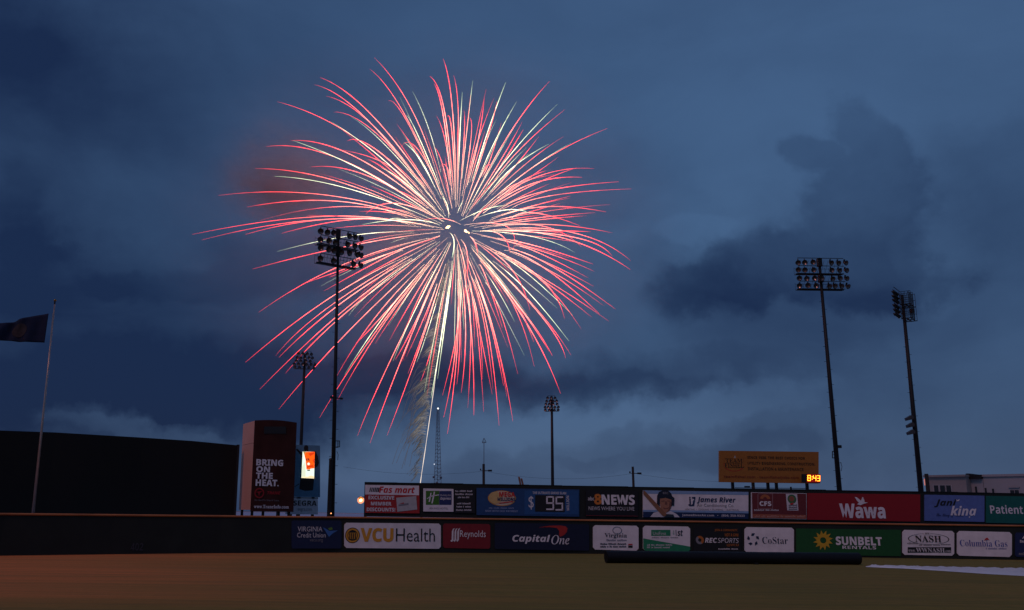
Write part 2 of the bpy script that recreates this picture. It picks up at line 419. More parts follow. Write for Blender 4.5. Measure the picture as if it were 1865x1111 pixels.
B = banner('long white banner with gold and black lettering and a round brown seal', 627, 803)
B.panel(627, 803, 952, 998, WHITE, 4, y0r=953.5, y1r=999.5)
B.ring(642, 975, 13.5, 0, BLACK, 1); B.ring(642, 975, 12.2, 0, GOLD, 2); B.ring(642, 975, 9.2, 8.2, BLACK, 3)
for k_ in range(4): B.rect(636 + k_*3.4, 637.8 + k_*3.4, 971, 981, BLACK, 3, 'emblem')
B.poly([(634, 970), (642, 965), (650, 970)], BLACK, 3); B.rect(634.5, 649.5, 981.5, 983, BLACK, 3, 'emblem')
B.text('VCU', 656.5, 716.5, 961.5, 987, GOLD, 'heavy'); B.text('Health', 721, 792, 962.5, 986.5, BLACK, 'thin')

B = banner('dark red banner with a white striped emblem and one white word', 807, 893)
B.panel(807, 893, 953.5, 998, DRED, 3, y0r=954.5, y1r=999.5)
for k_, dx in enumerate((0, 5, 10)):
    B.poly([(820 + dx, 985 - k_*1), (822.5 + dx, 983), (822.8 + dx, 968), (825 + dx, 963), (828.2 + dx, 962), (826 + dx, 966), (825.8 + dx, 983), (823 + dx, 987)], WHITE, 2)
B.text('Reynolds', 837.5, 884.5, 966, 982, WHITE, 'plain')

B = banner('wide near black navy banner with white lettering and a red swoosh', 901, 1073)
B.panel(901, 1073, 952, 1000, mat('midnight_banner', (.008, .011, .035), .55), 2, y0r=955, y1r=1003)
B.text('Capital', 933, 1002, 974, 990.5, WHITE, 'boldit'); B.text('One', 1004, 1037, 974.5, 991.5, WHITE, 'serifit')
SW = mat('swoosh_red', (.40, .025, .02), .5)
B.poly([(981, 960.5), (1000, 957.5), (1020, 957), (1030, 958.5), (1033.5, 962.5), (1032, 969), (1027, 974.5), (1020, 977.5), (1018, 974), (1018.5, 967), (1014, 961.5), (1000, 960)], SW, 2)

B = banner('white banner with a looped ring over dark serif lettering, beside the roller end', 1080, 1163)
B.panel(1080, 1163, 956.5, 1001, WHITE, 4, y0r=957.5, y1r=1003)
B.ring(1124, 966, 8.6, 7.4, mat('slate_print', (.10, .13, .2), .5), 2, .75)
NS = mat('dark_slate_print', (.02, .03, .06), .5)
B.text('Virginia', 1101, 1141.5, 971, 981, NS, 'serifbold'); B.bars([8, 8], 1104, 1141, 982, 985.5, mat('mid_slate_print', (.2, .22, .3), .5))
B.bars([8, 9, 10], 1093, 1140.5, 989, 992.3, NS); B.bars([7, 2, 3, 6, 9], 1093, 1140.5, 993.8, 997.2, NS)
B.rect(1144, 1152, 990.5, 992.5, RED, 2, 'emblem'); B.rect(1144, 1152, 993.5, 997.5, BLACK, 2, 'emblem')

B = banner('white banner with a green corner wedge and a small green name box', 1171, 1257)
GRN = mat('mid_green_print', (.02, .22, .10), .5)
B.panel(1171, 1257, 957.5, 1003, WHITE, 4, y0r=959, y1r=1005)
B.poly([(1171.5, 980.5), (1257, 995.5), (1257, 1001), (1253, 1005), (1175, 1003), (1171.5, 999)], GRN, 1)
B.rect(1186, 1221, 965, 976, GRN, 1); B.text('UniFirst', 1189, 1213, 968.5, 974.5, OFFW, 'plain')
B.text('the', 1225, 1228, 966, 974, GRN, 'plain', rot=True); B.text('1st', 1230.5, 1243.5, 965, 976, NS, 'boldit')
B.bars([7, 8, 7], 1187, 1235, 978, 980, GREY); B.bars([3, 3, 8, 6], 1178, 1224, 991, 994, OFFW); B.bars([3, 2, 7, 7], 1178, 1220, 995.5, 998.5, OFFW)

B = banner('black banner with orange slogan lines and a grey and orange ring logo', 1263, 1350)
B.panel(1263, 1350, 959, 1005, mat('black_banner', (.010, .010, .011), .55), 2, y0r=961, y1r=1007)
OR2 = mat('dull_orange_print', (.42, .13, .02), .5)
B.text('JOIN A COMMUNITY,', 1301.5, 1343.5, 963.5, 968.5, OR2, 'bold'); B.text('NOT A GYM', 1320, 1344.5, 971.5, 977, OR2, 'bold')
B.ring(1274.5, 983.5, 7.4, 3, OR2, 2, 1, -60, 120); B.ring(1274.5, 983.5, 7.4, 3.2, GREY, 2, 1, 120, 300)
B.text('REC', 1283.5, 1306, 979.5, 988.5, WHITE, 'boldit'); B.text('SPORTS', 1307, 1345.5, 980, 988.8, OFFW, 'it'); B.text('@VCU', 1323, 1345, 990.5, 995.5, OR2, 'bold')
B.bars([9, 5], 1308, 1344, 998.5, 1001, OFFW)

B = banner('white banner with a dark ring of five kites and thin serif lettering', 1356, 1446)
B.panel(1356, 1446, 960, 1006, WHITE, 4, y0r=961, y1r=1009)
KT = mat('ink_blue_print', (.010, .022, .065), .5)
for k_ in range(5):
    a = R(18 + 72 * k_)
    def P(r_, d): return (1371.5 + r_ * math.cos(a + d) , 982.5 - r_ * math.sin(a + d) * 1.05)
    B.poly([P(11.2, -.30), P(11.2, .22), P(7.2, .52), P(6.4, -.10)], KT, 2)
B.text('CoStar', 1388, 1434.5, 978, 990.5, KT, 'serif')

B = banner('wide green banner with a yellow sun gear and white block lettering', 1450, 1641)
B.panel(1450, 1641, 962.5, 1010, mat('green_banner', (.010, .085, .018), .55), 0, y0r=965, y1r=1013)
pts = []
for k_ in range(12):
    for (r_, d) in ((11.5, 0), (18.5, .20), (12.5, .42)):
        a = R(30 * k_) + d; pts.append((1499 + r_ * math.cos(a), 984 - r_ * math.sin(a)))
c0 = B.loc(1499, 984); kk = (B.loc(1504, 984)[0] - B.loc(1494, 984)[0]) / 10
mb = MB(); npt = len(pts)
for q in range(npt):
    a_ = B.loc(*pts[q]); b_ = B.loc(*pts[(q+1) % npt])
    a2 = Vector((a_[0]-c0[0], a_[1]-c0[1])).normalized() * 5.6 * kk; b2 = Vector((b_[0]-c0[0], b_[1]-c0[1])).normalized() * 5.6 * kk
    mb.poly([a_, b_, (c0[0]+b2.x, c0[1]+b2.y), (c0[0]+a2.x, c0[1]+a2.y)], -.024)
mb.build('emblem', mat('sun_yellow_print', (.55, .33, .02), .5), B.e)
B.text('SUNBELT', 1522, 1606, 977.5, 993.2, WHITE, 'heavy'); B.text('RENTALS', 1534, 1595.5, 994.3, 1000, WHITE, 'bold')

B = banner('white banner with a black oval around serif capitals over a black web address strip', 1643.5, 1738)
B.panel(1643.5, 1738, 965, 1010.5, WHITE, 4, y0r=967, y1r=1012)
B.ring(1691, 981.5, 37.5, 36, BLACK, 2, .27)
B.text('NASH', 1666.5, 1714, 975.5, 987.5, BLACK, 'serifbold', 3); B.rect(1682, 1694, 969.5, 974, WHITE, 3); B.text('WW', 1684, 1692.5, 970.2, 973.5, BLACK, 'serifbold', 4)
B.bars([8], 1652, 1672, 988, 991, GREY); B.bars([3, 7, 6], 1673, 1712, 991, 994, GREY); B.bars([6], 1713, 1731, 990, 993, GREY)
B.rect(1653, 1732, 996.5, 1006.5, BLACK, 2); B.text('www.', 1654, 1667, 1001, 1005.5, OFFW, 'serif', 3); B.text('WWNASH', 1668, 1720, 997.8, 1006, OFFW, 'serifbold', 3); B.text('.com', 1721, 1731, 1002, 1005.8, OFFW, 'serif', 3)

B = banner('white banner with blue serif lettering and a small red flame, rightmost white one', 1743, 1843)
B.panel(1743, 1843, 967, 1012, WHITE, 4.5, y0r=969, y1r=1014.5)
B.text('Columbia Gas', 1748, 1834, 983.5, 995.5, mat('royal_print', (.06, .09, .34), .5), 'serif'); B.bars([1, 8, 7], 1795, 1833, 997.5, 1000.5, mat('royal_print_pale', (.2, .22, .4), .5))
B.poly([(1792, 985), (1794, 981), (1798, 979), (1802, 984), (1797, 983)], RED, 2)

B = banner('navy banner cut off by the right edge of the view', 1849, 1960)
B.panel(1849, 1960, 970, 1014, NAVY, 3, y0r=971.5, y1r=1017)
B.text('A', 1861, 1872, 976, 981, OFFW, 'bold'); B.bars([12], 1857, 1900, 983.5, 988.5, OFFW); B.bars([9], 1855, 1890, 1006, 1011, GREY)

# ------------------------------------------------------------------ upper billboard row on a dark frame behind the wall
UF0 = wall_pt(650, -1.6); UF1 = wall_pt(1900, -2.2)
udp = (UF1 - UF0).normalized(); unp = Vector((udp.y, -udp.x, 0))
shift = max(0, 1.5 - min((UF0 - wall_pt(x)).dot(-unp) for x in range(640, 2000, 20)))
UF0 = UF0 - unp * shift; UF1 = UF1 - unp * shift; print('frame shift', shift)
ud = (UF1 - UF0).normalized(); un = Vector((ud.y, -ud.x, 0))
def upt(px, off=0.0):
    p = onplane(px, 930, UF0, un); p.z = 0; return p + un * off
FB = Board('billboard_frame', 'long dark frame carrying the upper row of advertising boards above the wall', 'billboard frame', upt(664), upt(2080))
FB.panel(664, 2080, 878, 940.5, DGREEN, 0, .30, y0r=902.5, y1r=961, name='backing')
for x in (664.8, 768, 868.5, 962, 1064, 1166.5, 1366, 1470, 1575, 1680, 1794, 1900, 2000):
    a = FB.loc(x, 935)[0]
    MB().box(a - .09, a + .09, .34, .55, 0, 5.3 if x < 1000 else 4.9).build('post', DMETAL, FB.e)
# ragged top edge: cap sheets with small steps
for i in range(20):
    xa = 664 + i * 60; ya = 878 + (xa - 664) * 24.5 / 1416
    a, z = FB.loc(xa, ya); b2, z2 = FB.loc(xa + 60, ya + 1.04)
    MB().box(a + .01, b2 - .01, -.03, .33, min(z, z2) - .04, max(z, z2) + random.uniform(.0, .035)).build('top_cap', DMETAL, FB.e)
UPG = 'advertising boards in the upper row'
def upper(label, x0, x1):
    return Board('advertising_board', label, 'billboard', upt(x0, .10), upt(x1, .10), group=UPG)

B = upper('red and white board with pictured store card, leftmost of the upper row', 665, 764)
B.panel(665, 764, 883, 934, mat('mart_red', (.36, .022, .02), .5), 0, .09, y0r=884.5, y1r=935)
B.poly([(665, 883), (763, 884.5), (763, 902), (665, 900.5)], WHITE, 1, 'print_field')
B.text('Fas mart', 690, 755.5, 886.5, 898, RED, 'boldit', 2)
for k_ in range(6): B.poly([(672.5 + k_*3, 896), (674.2 + k_*3 + k_*.12, 896), (676 + k_*3 + k_*.12, 888), (674.2 + k_*3, 888)], BLACK, 2, 'stripe')
B.text('EXCLUSIVE', 671, 718, 903, 909.8, OFFW, 'heavy'); B.text('MEMBER', 675.5, 713, 914, 920.5, OFFW, 'heavy'); B.text('DISCOUNTS!', 668, 720, 924.5, 931.5, OFFW, 'heavy')
CARD = mat('card_print', (.42, .43, .42), .5)
B.poly([(721.5, 906.5), (758, 903.5), (759.8, 928), (723.5, 932)], CARD, 2, 'card_picture'); B.poly([(725.5, 919), (744, 916), (744, 919.5), (726, 922)], GREY, 3, 'card_picture'); B.poly([(727, 917.5), (735, 915), (736, 917)], RED, 3, 'card_picture')

B = upper('white board with green and navy squares and a white letter H', 771, 826)
B.panel(771, 826, 889.5, 931.5, WHITE, 0, .09, y0r=890.5, y1r=932)
B.rect(775.7, 799.7, 894, 919.3, mat('hotel_green', (.045, .16, .015), .5), 1); B.rect(800, 822.5, 894.2, 919.5, mat('hotel_navy', (.02, .03, .12), .5), 1)
for q in ([(780.5, 914), (783, 914), (786, 897.5), (784, 897.5)], [(785.5, 916.8), (788, 916.8), (792.5, 895.5), (790, 895.5)], [(777, 908.5), (783, 903.5), (789, 902), (799.7, 900.5), (799.7, 902), (789, 903.6), (783, 905.5), (778, 909)]): B.poly(q, WHITE, 2)
B.text('Holiday Inn', 802, 821.5, 900, 904.5, OFFW, 'plain'); B.text('Express', 802, 821, 905.5, 911.5, OFFW, 'boldit')
B.text('AN IHG HOTEL', 782, 816, 924, 927.5, GREY, 'plain')
B = upper('narrow black board with six short lines of small pale print', 827.5, 865)
B.panel(827.5, 865, 889, 934, mat('black_board', (.010, .010, .012), .6), 0, .05, y0r=890, y1r=935)
for (w_, a, b2, y) in (([3, 6, 5], 829, 860, 893), ([8, 7], 828.8, 861, 898.6), ([5, 4, 5], 833.5, 854.5, 904.3), ([5, 9], 832, 857, 915.6), ([6, 1, 6], 831, 857.5, 921.3), ([8, 8], 830.5, 858.5, 927.5)):
    B.bars(w_, a, b2, y, y + 3, OFFW)

B = upper('blue lottery board with an oval gold logo and a black digit display reading 95', 868, 1055)
MBL = mat('lottery_blue', (.016, .060, .17), .5); MB2 = mat('lottery_blue_bright', (.019, .085, .235), .5)
B.panel(868, 1055, 888.5, 938, MBL, 0, .09, y0r=891.5, y1r=941)
B.ring(914, 907.5, 25.5, 0, GOLD, 1, .54); B.ring(914, 907.5, 24, 0, mat('cream_print', (.6, .5, .36), .5), 2, .53); B.ring(902, 906.5, 12, 0, mat('pale_gold_print', (.6, .42, .16), .5), 3, .9)
B.text('MEGA', 909, 938, 896, 905, RED, 'heavy', 4); B.text('MILLIONS', 906, 938.5, 906, 912.5, NAVY, 'heavy', 4); B.poly([(907, 916), (934, 912.5), (934, 914.5), (910, 917.3)], RED, 4)
B.bars([4, 6, 7, 6], 890, 936, 924, 926.5, mat('pale_blue_print', (.25, .33, .5), .5)); B.text('NOW WITH EASY PAYMENT', 884, 943, 929, 932.6, mat('pale_blue_print', (.25, .33, .5), .5), 'bold')
B.rect(955, 1053.5, 893.5, 937, MB2, 1)
B.text('THE ULTIMATE GRAND SLAM', 970, 1031, 895.5, 900, OFFW, 'bold'); B.text('$', 962.5, 972, 903.5, 928, OFFW, 'bold'); B.text('MILLION', 1031.5, 1036.5, 903, 929.5, OFFW, 'bold', rot=True)
B.panel(974.5, 1028.5, 901.5, 931.8, BLACK, 0, -.03, name='digit_display', y0r=902, y1r=932.5)
DIG = mat('flip_digit_white', (.68, .66, .68), .5)
def seg(Bd, x, y, w_, h_, on, m, layer=4, tk=2.2, name='digit'):
    b_ = MB(); q = {'a': (x, x+w_, y, y+tk), 'g': (x, x+w_, y+h_/2-tk/2, y+h_/2+tk/2), 'd': (x, x+w_, y+h_-tk, y+h_), 'f': (x, x+tk, y, y+h_/2), 'b': (x+w_-tk, x+w_, y, y+h_/2), 'e': (x, x+tk, y+h_/2, y+h_), 'c': (x+w_-tk, x+w_, y+h_/2, y+h_)}
    for k_ in on:
        a, c, d, e = q[k_]
        i_ = .5
        b_.poly([Bd.loc(a+i_, d+i_*.3), Bd.loc(c-i_, d+i_*.3), Bd.loc(c-i_*.3, d+i_), Bd.loc(c-i_*.3, e-i_), Bd.loc(c-i_, e-i_*.3), Bd.loc(a+i_, e-i_*.3), Bd.loc(a+i_*.3, e-i_), Bd.loc(a+i_*.3, d+i_)], -.012*layer)
    return b_.build(name, m, Bd.e)
seg(B, 994.5, 903.5, 14.5, 25.5, 'abcdfg', DIG, 4, 3.0); seg(B, 1011.5, 904, 14, 26, 'acdfg', DIG, 4, 3.0)

B = upper('black news channel board with white capitals and an orange figure 8', 1067, 1162)
B.panel(1067, 1162, 892.5, 940, mat('black_board2', (.009, .009, .012), .6), 0, .09, y0r=894, y1r=941.5)
B.text('abc', 1070.5, 1082, 904.5, 911.5, OFFW, 'bold'); B.text('8', 1082, 1095.5, 899.5, 919, ORANGE, 'heavy', 3); B.text('NEWS', 1095.5, 1156, 901, 919.5, WHITE, 'heavy'); B.text('NEWS WHERE YOU LIVE', 1072, 1155, 922.8, 929.5, OFFW, 'plain')
B.poly([(1067.5, 938.6), (1162, 939.6), (1162, 940.4), (1067.5, 939.4)], DRED, 1, 'stripe')

B = upper('white and blue air conditioning board with a pictured batter in a navy helmet', 1171, 1363)
PB = mat('sky_blue_print', (.22, .36, .55), .5); DB = mat('deep_blue_print', (.012, .028, .09), .5)
B.panel(1171, 1363, 893, 942, WHITE, 0, .09, y0r=896, y1r=945)
B.poly([(1171, 893), (1363, 896), (1363, 901.5), (1171, 899)], PB, 1, 'print_field'); B.poly([(1171, 932), (1363, 935), (1363, 945), (1171, 942)], DB, 1, 'print_field')
B.poly([(1171, 928.5), (1363, 931), (1363, 935), (1171, 932)], PB, 1, 'print_field')
B.poly([(1184, 941.5), (1190, 934), (1204, 930), (1222, 931), (1232, 936), (1238, 942)], OFFW, 2, 'batter_picture')
B.poly([(1201, 906), (1224, 906), (1223.5, 921), (1219, 931), (1212, 934.5), (1206, 931), (1202, 921)], SKIN, 3, 'batter_picture')
B.poly([(1196, 921), (1196.5, 903), (1200, 896), (1208, 892.5), (1217, 893.5), (1222.5, 899), (1224, 904), (1228, 907), (1227.5, 921), (1222, 921), (1222.5, 910), (1212, 906.5), (1202, 908), (1201, 921)], mat('helmet_print', (.012, .014, .03), .4), 4, 'batter_picture')
FSH = mat('face_shade_print', (.17, .07, .05), .5)
for q in ([(1204, 912), (1210, 911.5), (1210, 913), (1204, 913.4)], [(1215, 911.5), (1221, 912), (1221, 913.4), (1215, 913)], [(1211.5, 913), (1213.8, 913), (1215, 919), (1210.5, 919)], [(1207, 924), (1212.5, 925.5), (1218, 924), (1216, 927), (1209, 927)], [(1219.5, 914), (1223.2, 914), (1222, 924), (1218, 931), (1213, 934), (1217.5, 927)]): B.poly(q, FSH, 4, 'batter_picture')
B.text('RIC', 1207, 1217, 896, 900, GREY, 'bold', 5)
B.poly([(1171.5, 893.5), (1174, 894), (1215, 937.5), (1209, 941), (1205, 938), (1171.5, 900)], mat('bat_print', (.26, .12, .06), .5), 5, 'batter_picture'); B.poly([(1214, 936), (1226, 937), (1228, 942), (1210, 941.5)], mat('glove_print', (.02, .035, .05), .5), 5, 'batter_picture')
B.text('j', 1253.5, 1258, 904.5, 921, DB, 'heavy'); B.poly([(1254.5, 922), (1264, 921.5), (1266.5, 905), (1260, 905), (1260, 908), (1263, 908), (1261.5, 918)], DB, 3); B.text('r', 1259, 1264, 909, 918, WHITE, 'bold', 4)
B.text('James River', 1269, 1339.5, 905, 917.5, DB, 'boldit'); B.text('Air Conditioning Co.', 1269, 1337, 917.5, 925, GREY, 'plain')
B.text('HEATING  \u2022  COOLING  \u2022  PLUMBING  \u2022  ELECTRICAL', 1248, 1346, 926.5, 929.6, GREY, 'plain'); B.text('JamesRiverAir.com   \u2022   (804) 358-9333', 1242, 1356, 936.5, 941.8, OFFW, 'bold', 3)

B = upper('maroon board with framed sunrise logo, white initials and small white crest card', 1368, 1469)
B.panel(1368, 1469, 896.5, 943.8, OFFW, 0, .07, y0r=898.5, y1r=946)
B.poly([(1369.3, 897.3), (1468, 899.3), (1468.5, 945), (1370.5, 943)], mat('maroon_print', (.145, .022, .024), .5), 1, 'print_field')
B.poly([(1370.5, 936), (1468.5, 938), (1468.5, 945), (1370.5, 943)], mat('rust_print', (.34, .10, .05), .5), 2, 'print_field')
for (a, c, d, e) in ((1379.5, 1407, 898.7, 899.7), (1380.5, 1408, 925.5, 926.5), (1379.7, 1380.8, 899, 926), (1406.3, 1407.4, 899, 926)): B.rect(a, c, d, e, mat('pale_line_print', (.30, .17, .17), .5), 2, 'logo_frame')
B.ring(1393.5, 908.5, 9, 3.5, mat('sunrise_print', (.38, .12, .04), .5), 2, .85, 0, 180)
B.text('CFS', 1383, 1404.5, 913, 921.5, WHITE, 'heavy', 3); B.bars([10, 4, 8], 1373, 1418, 927.5, 930.5, OFFW, 3); B.bars([4, 3, 9, 2, 8, 6], 1374, 1466, 938.8, 942.5, mat('pale_rust_print', (.5, .26, .2), .5), 3)
B.poly([(1431, 899.5), (1451.5, 900), (1454, 930), (1433.5, 929.5)], OFFW, 2, 'crest_card'); B.ring(1442, 909, 8, 4, mat('wreath_green', (.05, .16, .06), .5), 3); B.ring(1441.5, 908.5, 4.6, 0, mat('crest_red', (.30, .10, .05), .5), 4); B.poly([(1438, 917), (1446, 915), (1443, 919), (1440, 920)], RED, 4)
for y in (918.8, 922.5, 926): B.bars([8], 1436, 1451.5, y, y + 2.2, BLACK, 4)

B = upper('plain red board with large white lettering and a flying goose', 1470.5, 1676)
B.panel(1470.5, 1676, 898, 946.5, mat('store_red', (.28, .010, .014), .5, noise=.05), 0, .09, y0r=900.5, y1r=950)
B.text('Wawa', 1529, 1612, 917.5, 944, WHITE, 'heavy', 2)
for q in ([(1556.5, 905), (1560, 905.6), (1568, 912), (1570, 905.5), (1571.5, 905), (1574, 911), (1574.5, 914.5), (1580.5, 915.2), (1573, 917.5), (1567, 920), (1561, 918.5), (1564, 915.5), (1560, 911)],): B.poly(q, WHITE, 2)

B = upper('periwinkle blue board with black and white slanted brush lettering', 1684, 1793)
B.panel(1684, 1793, 901, 948.3, mat('periwinkle_print', (.10, .16, .40), .5), 0, .09, y0r=902.8, y1r=950.5)
B.text('Jani', 1700.5, 1742.5, 909, 924, BLACK, 'boldit', 2, .15); B.text('king', 1730, 1778.5, 921.5, 943.5, WHITE, 'boldit', 3, .12)
B.poly([(1740.5, 909), (1743, 911), (1747.5, 908.8), (1746, 912.5), (1742, 913)], WHITE, 3); B.text('The King of Clean', 1705, 1754, 935, 943, NAVY, 'script', 2)

B = upper('teal green board with white lettering cut by the right edge of the view', 1796, 1990)
B.panel(1796, 1990, 903, 952, mat('teal_print', (.008, .115, .090), .5), 0, .09, y0r=906, y1r=956)
B.text('Patient', 1803, 1862.5, 920, 935.8, WHITE, 'bold', 2)

# ------------------------------------------------------------------ orange billboard with the lit clock, on posts behind
YB = UF0.y + 9
p0 = atY(1311, 860, YB); p1 = atY(1493, 860, YB + .8)
B = Board('orange_billboard', 'orange billboard on posts above the upper row, with dark lettering', 'billboard', p0, p1)
B.panel(1311, 1491, 820.8, 878, mat('orange_board', (.33, .125, .016), .55, noise=.1), 0, .30, y0r=823, y1r=880.5)
RG = mat('logo_red_print', (.42, .02, .015), .5); BK2 = mat('dark_brown_print', (.05, .022, .006), .5)
B.ring(1336.5, 846.5, 18.5, 17, RG, 1, .62); B.poly([(1319, 834), (1354, 834), (1354.5, 851.5), (1319, 851.5)], MATS['orange_board'], 2, 'logo_ground')
B.text('TEAM', 1321, 1352, 835, 842.5, BK2, 'serifbold', 3); B.text('FISHEL', 1319.5, 1354.5, 843.5, 851.5, BK2, 'serifbold', 3); B.poly([(1336, 834), (1338.2, 829), (1340.5, 834)], mat('pale_tip_print', (.4, .35, .28), .5), 3)
B.text('SINCE 1936, THE BEST CHOICE FOR', 1361, 1466, 831.5, 837, BK2, 'bold', 2); B.text('UTILITY ENGINEERING, CONSTRUCTION,', 1361.5, 1484, 842, 847.5, BK2, 'bold', 2); B.text('INSTALLATION & MAINTENANCE', 1362, 1463, 851.5, 857, BK2, 'bold', 2)
B.text('teamfishel.com - teamfishelJobs.com', 1318, 1455, 866.5, 872.5, mat('dull_red_print', (.20, .035, .012), .5), 'bold', 2)
for x in (1338, 1375.5, 1402.5, 1418, 1474):
    a, z = B.loc(x, 885)
    MB().box(a - .11, a + .11, .31, .55, -.0, B.loc(x, 876)[1]).build('post', mat('brown_post', (.10, .045, .02), .6) if x == 1375.5 else DMETAL, B.e)
a, z = B.loc(1340, 888.3); c, z2 = B.loc(1472, 889.5)
MB().tube([(a, .2, z), (c, .2, z2)], .035, 6).build('catwalk_rail', DMETAL, B.e)
MB().box(B.loc(1359, 887)[0], B.loc(1367, 887)[0], .1, .4, B.loc(1362, 887.5)[1], B.loc(1362, 885)[1]).build('lamp_fitting', DMETAL, B.e)
MB().box(B.loc(1441, 887)[0], B.loc(1443, 887)[0], .1, .25, B.loc(1442, 891)[1], B.loc(1442, 886.5)[1]).build('lamp_fitting', DMETAL, B.e)
pc0 = atY(1462, 870, YB - .25); pc1 = atY(1495, 870, YB - .2)
C_ = Board('digital_clock', 'small lit digital clock reading 8:43 at the lower corner of the orange billboard', 'clock', pc0, pc1)
C_.panel(1461.5, 1494, 863.3, 879, BLACK, 0, .22, name='clock_case', y0r=864.3, y1r=880)
C_.rect(1469.5, 1494, 864, 878.2, emit('led_face_red', (1, .02, .002), .16), 1, 'display_face')
LED = emit('led_orange', (1, .27, .018), 6)
seg(C_, 1470.3, 865.2, 6.2, 10.8, 'abcdefg', LED, 2, 1.35); seg(C_, 1480.6, 865.5, 6.0, 10.8, 'bcfg', LED, 2, 1.35); seg(C_, 1487.9, 865.7, 5.6, 10.8, 'abcdg', LED, 2, 1.35)
for y in (868.4, 872.6): C_.rect(1478.3, 1479.9, y - .8, y + .8, LED, 2, 'digit')

# ------------------------------------------------------------------ batter's eye screen at left
BE = thing('batters_eye_screen', 'huge plain black screen wall rising behind the left part of the outfield wall', 'screen', atY(0, 930, 70) * Vector((1, 1, 0)) if False else (atY(0, 930, 70).x, 70, 0))
bo = Vector(BE.location); Ya, Yb_ = 66.0, 66.0 * 141 / 119.6
prof = [(-420, 781), (-200, 782), (0, 784), (100, 787.5), (260, 797), (350, 803), (433, 811)]
mb = MB()
for (x, y) in prof:
    f_ = (x + 420) / 853.0
    Y = 66 + max(0, (x - 0)) / 433.0 * 11.5
    p = atY(x, y, Y) - bo
    mb.v += [(p.x, p.y, 0), (p.x, p.y, p.z), (p.x + .0, p.y + .5, p.z), (p.x, p.y + .5, 0)]
for i in range(len(prof) - 1):
    a = 4 * i
    for j in range(4): mb.f.append((a+j, a+4+j, a+4+(j+1) % 4, a+(j+1) % 4))
n_ = 4 * (len(prof) - 1); mb.f += [(0, 1, 2, 3), (n_, n_+3, n_+2, n_+1)]
mb.build('screen_face', mat('black_screen', (.0075, .0072, .006), .8, noise=.3, nscale=.15), BE)
mb = MB()
for (x, y) in ((433.5, 811),):
    p = atY(x, y, 77.6) - bo; mb.box(p.x - .1, p.x + .12, p.y - .12, p.y + .1, 0, p.z + .05)
mb.build('end_post', DMETAL, BE)

# ------------------------------------------------------------------ square advertising tower
zt = lambda px, py, Y: atY(px, py, Y).z
YT = wall_pt(460).y + 3.5
pB = atY(456.8, 925, YT); side = 81 / FPX * YT * 1.0
ph = R(25); uF = Vector((math.cos(ph), math.sin(ph), 0)); uS = Vector((-math.sin(ph), math.cos(ph), 0))
TT = Board('advertising_tower', 'tall square tower with pale left side and black front reading bring on the heat', 'sign tower', Vector((pB.x, pB.y, 0)), Vector((pB.x, pB.y, 0)) + uF)
ztop = zt(464.5, 765.5, YT); zbot = zt(456, 928.5, YT)
pale = mat('pale_tower_panel', (.66, .35, .26), .6, noise=.06, nscale=.6)
w = TT.loc(539.5, 800)[0]
mb = MB()      # front sheet, bowed slightly outward and with an arched top
nseg = 10
for i in range(nseg + 1):
    s_ = i / nseg; bow = -.10 * math.sin(math.pi * s_); zz = ztop + .10 * math.sin(math.pi * s_)
    mb.v += [(w * s_, bow, zbot - .12), (w * s_, bow, zz), (w * s_, .12, zz), (w * s_, .12, zbot - .12)]
for i in range(nseg):
    a = 4 * i
    for j in range(4): mb.f.append((a+j, a+4+j, a+4+(j+1) % 4, a+(j+1) % 4))
mb.f += [(0, 1, 2, 3), (40, 43, 42, 41)]
mb.build('front_panel', mat('tower_black_vinyl', (.050, .016, .013), .7, noise=.3, nscale=.8, spec=.12), TT.e)
zj = zt(443, 810, YT + 2.5)
MB().box(.004, .10, .125, side, zbot, zj - .012).build('side_panel', pale, TT.e)
MB().box(.004, .10, .125, side, zj + .012, ztop - .02).build('side_panel', pale, TT.e)
MB().box(.14, w - .02, .16, side - .05, zbot + .1, ztop - .2).build('core', DMETAL, TT.e)
MB().box(w - .1, w - .004, .125, side, zbot, ztop - .02).build('side_panel', mat('dark_side', (.02, .02, .02), .6), TT.e)
for (a, c) in ((.2, .3), (1.1, .3), (2.4, .3), (w - .3, .3), (.2, side - .3), (w - .3, side - .3)):
    MB().box(a - .09, a + .09, c - .09, c + .09, 0, zbot + .05).build('leg', DMETAL, TT.e)
TW = mat('tower_white_print', (.72, .71, .74), .5)
TT.text('BRING', 466, 515, 836.8, 848.5, TW, 'heavy', 10); TT.text('ON', 466, 491, 849.3, 860, TW, 'heavy', 10); TT.text('THE', 465.5, 496, 861, 872, TW, 'heavy', 10); TT.text('HEAT.', 464.8, 507, 873.5, 885.5, TW, 'heavy', 10)
TR_ = mat('tower_red_print', (.30, .008, .012), .5)
TT.ring(471.5, 898, 9, 6.6, TR_, 10); TT.poly([(464.5, 896), (478, 894), (473, 897.5), (471, 904), (469.5, 897.5)], TR_, 10)
TT.text('TRANE', 486, 510, 895, 900.5, TR_, 'boldit', 10); TT.text("It's Hard To Stop A Trane.", 463, 508, 909.5, 913.5, GREY, 'plain', 10); TT.text('www.TraneInfo.com', 461.5, 525, 919.5, 926, TW, 'serifbold', 10)
TT.rect(480, 520, 777, 790, mat('dark_photo_print', (.02, .014, .013), .3), 10, 'picture')

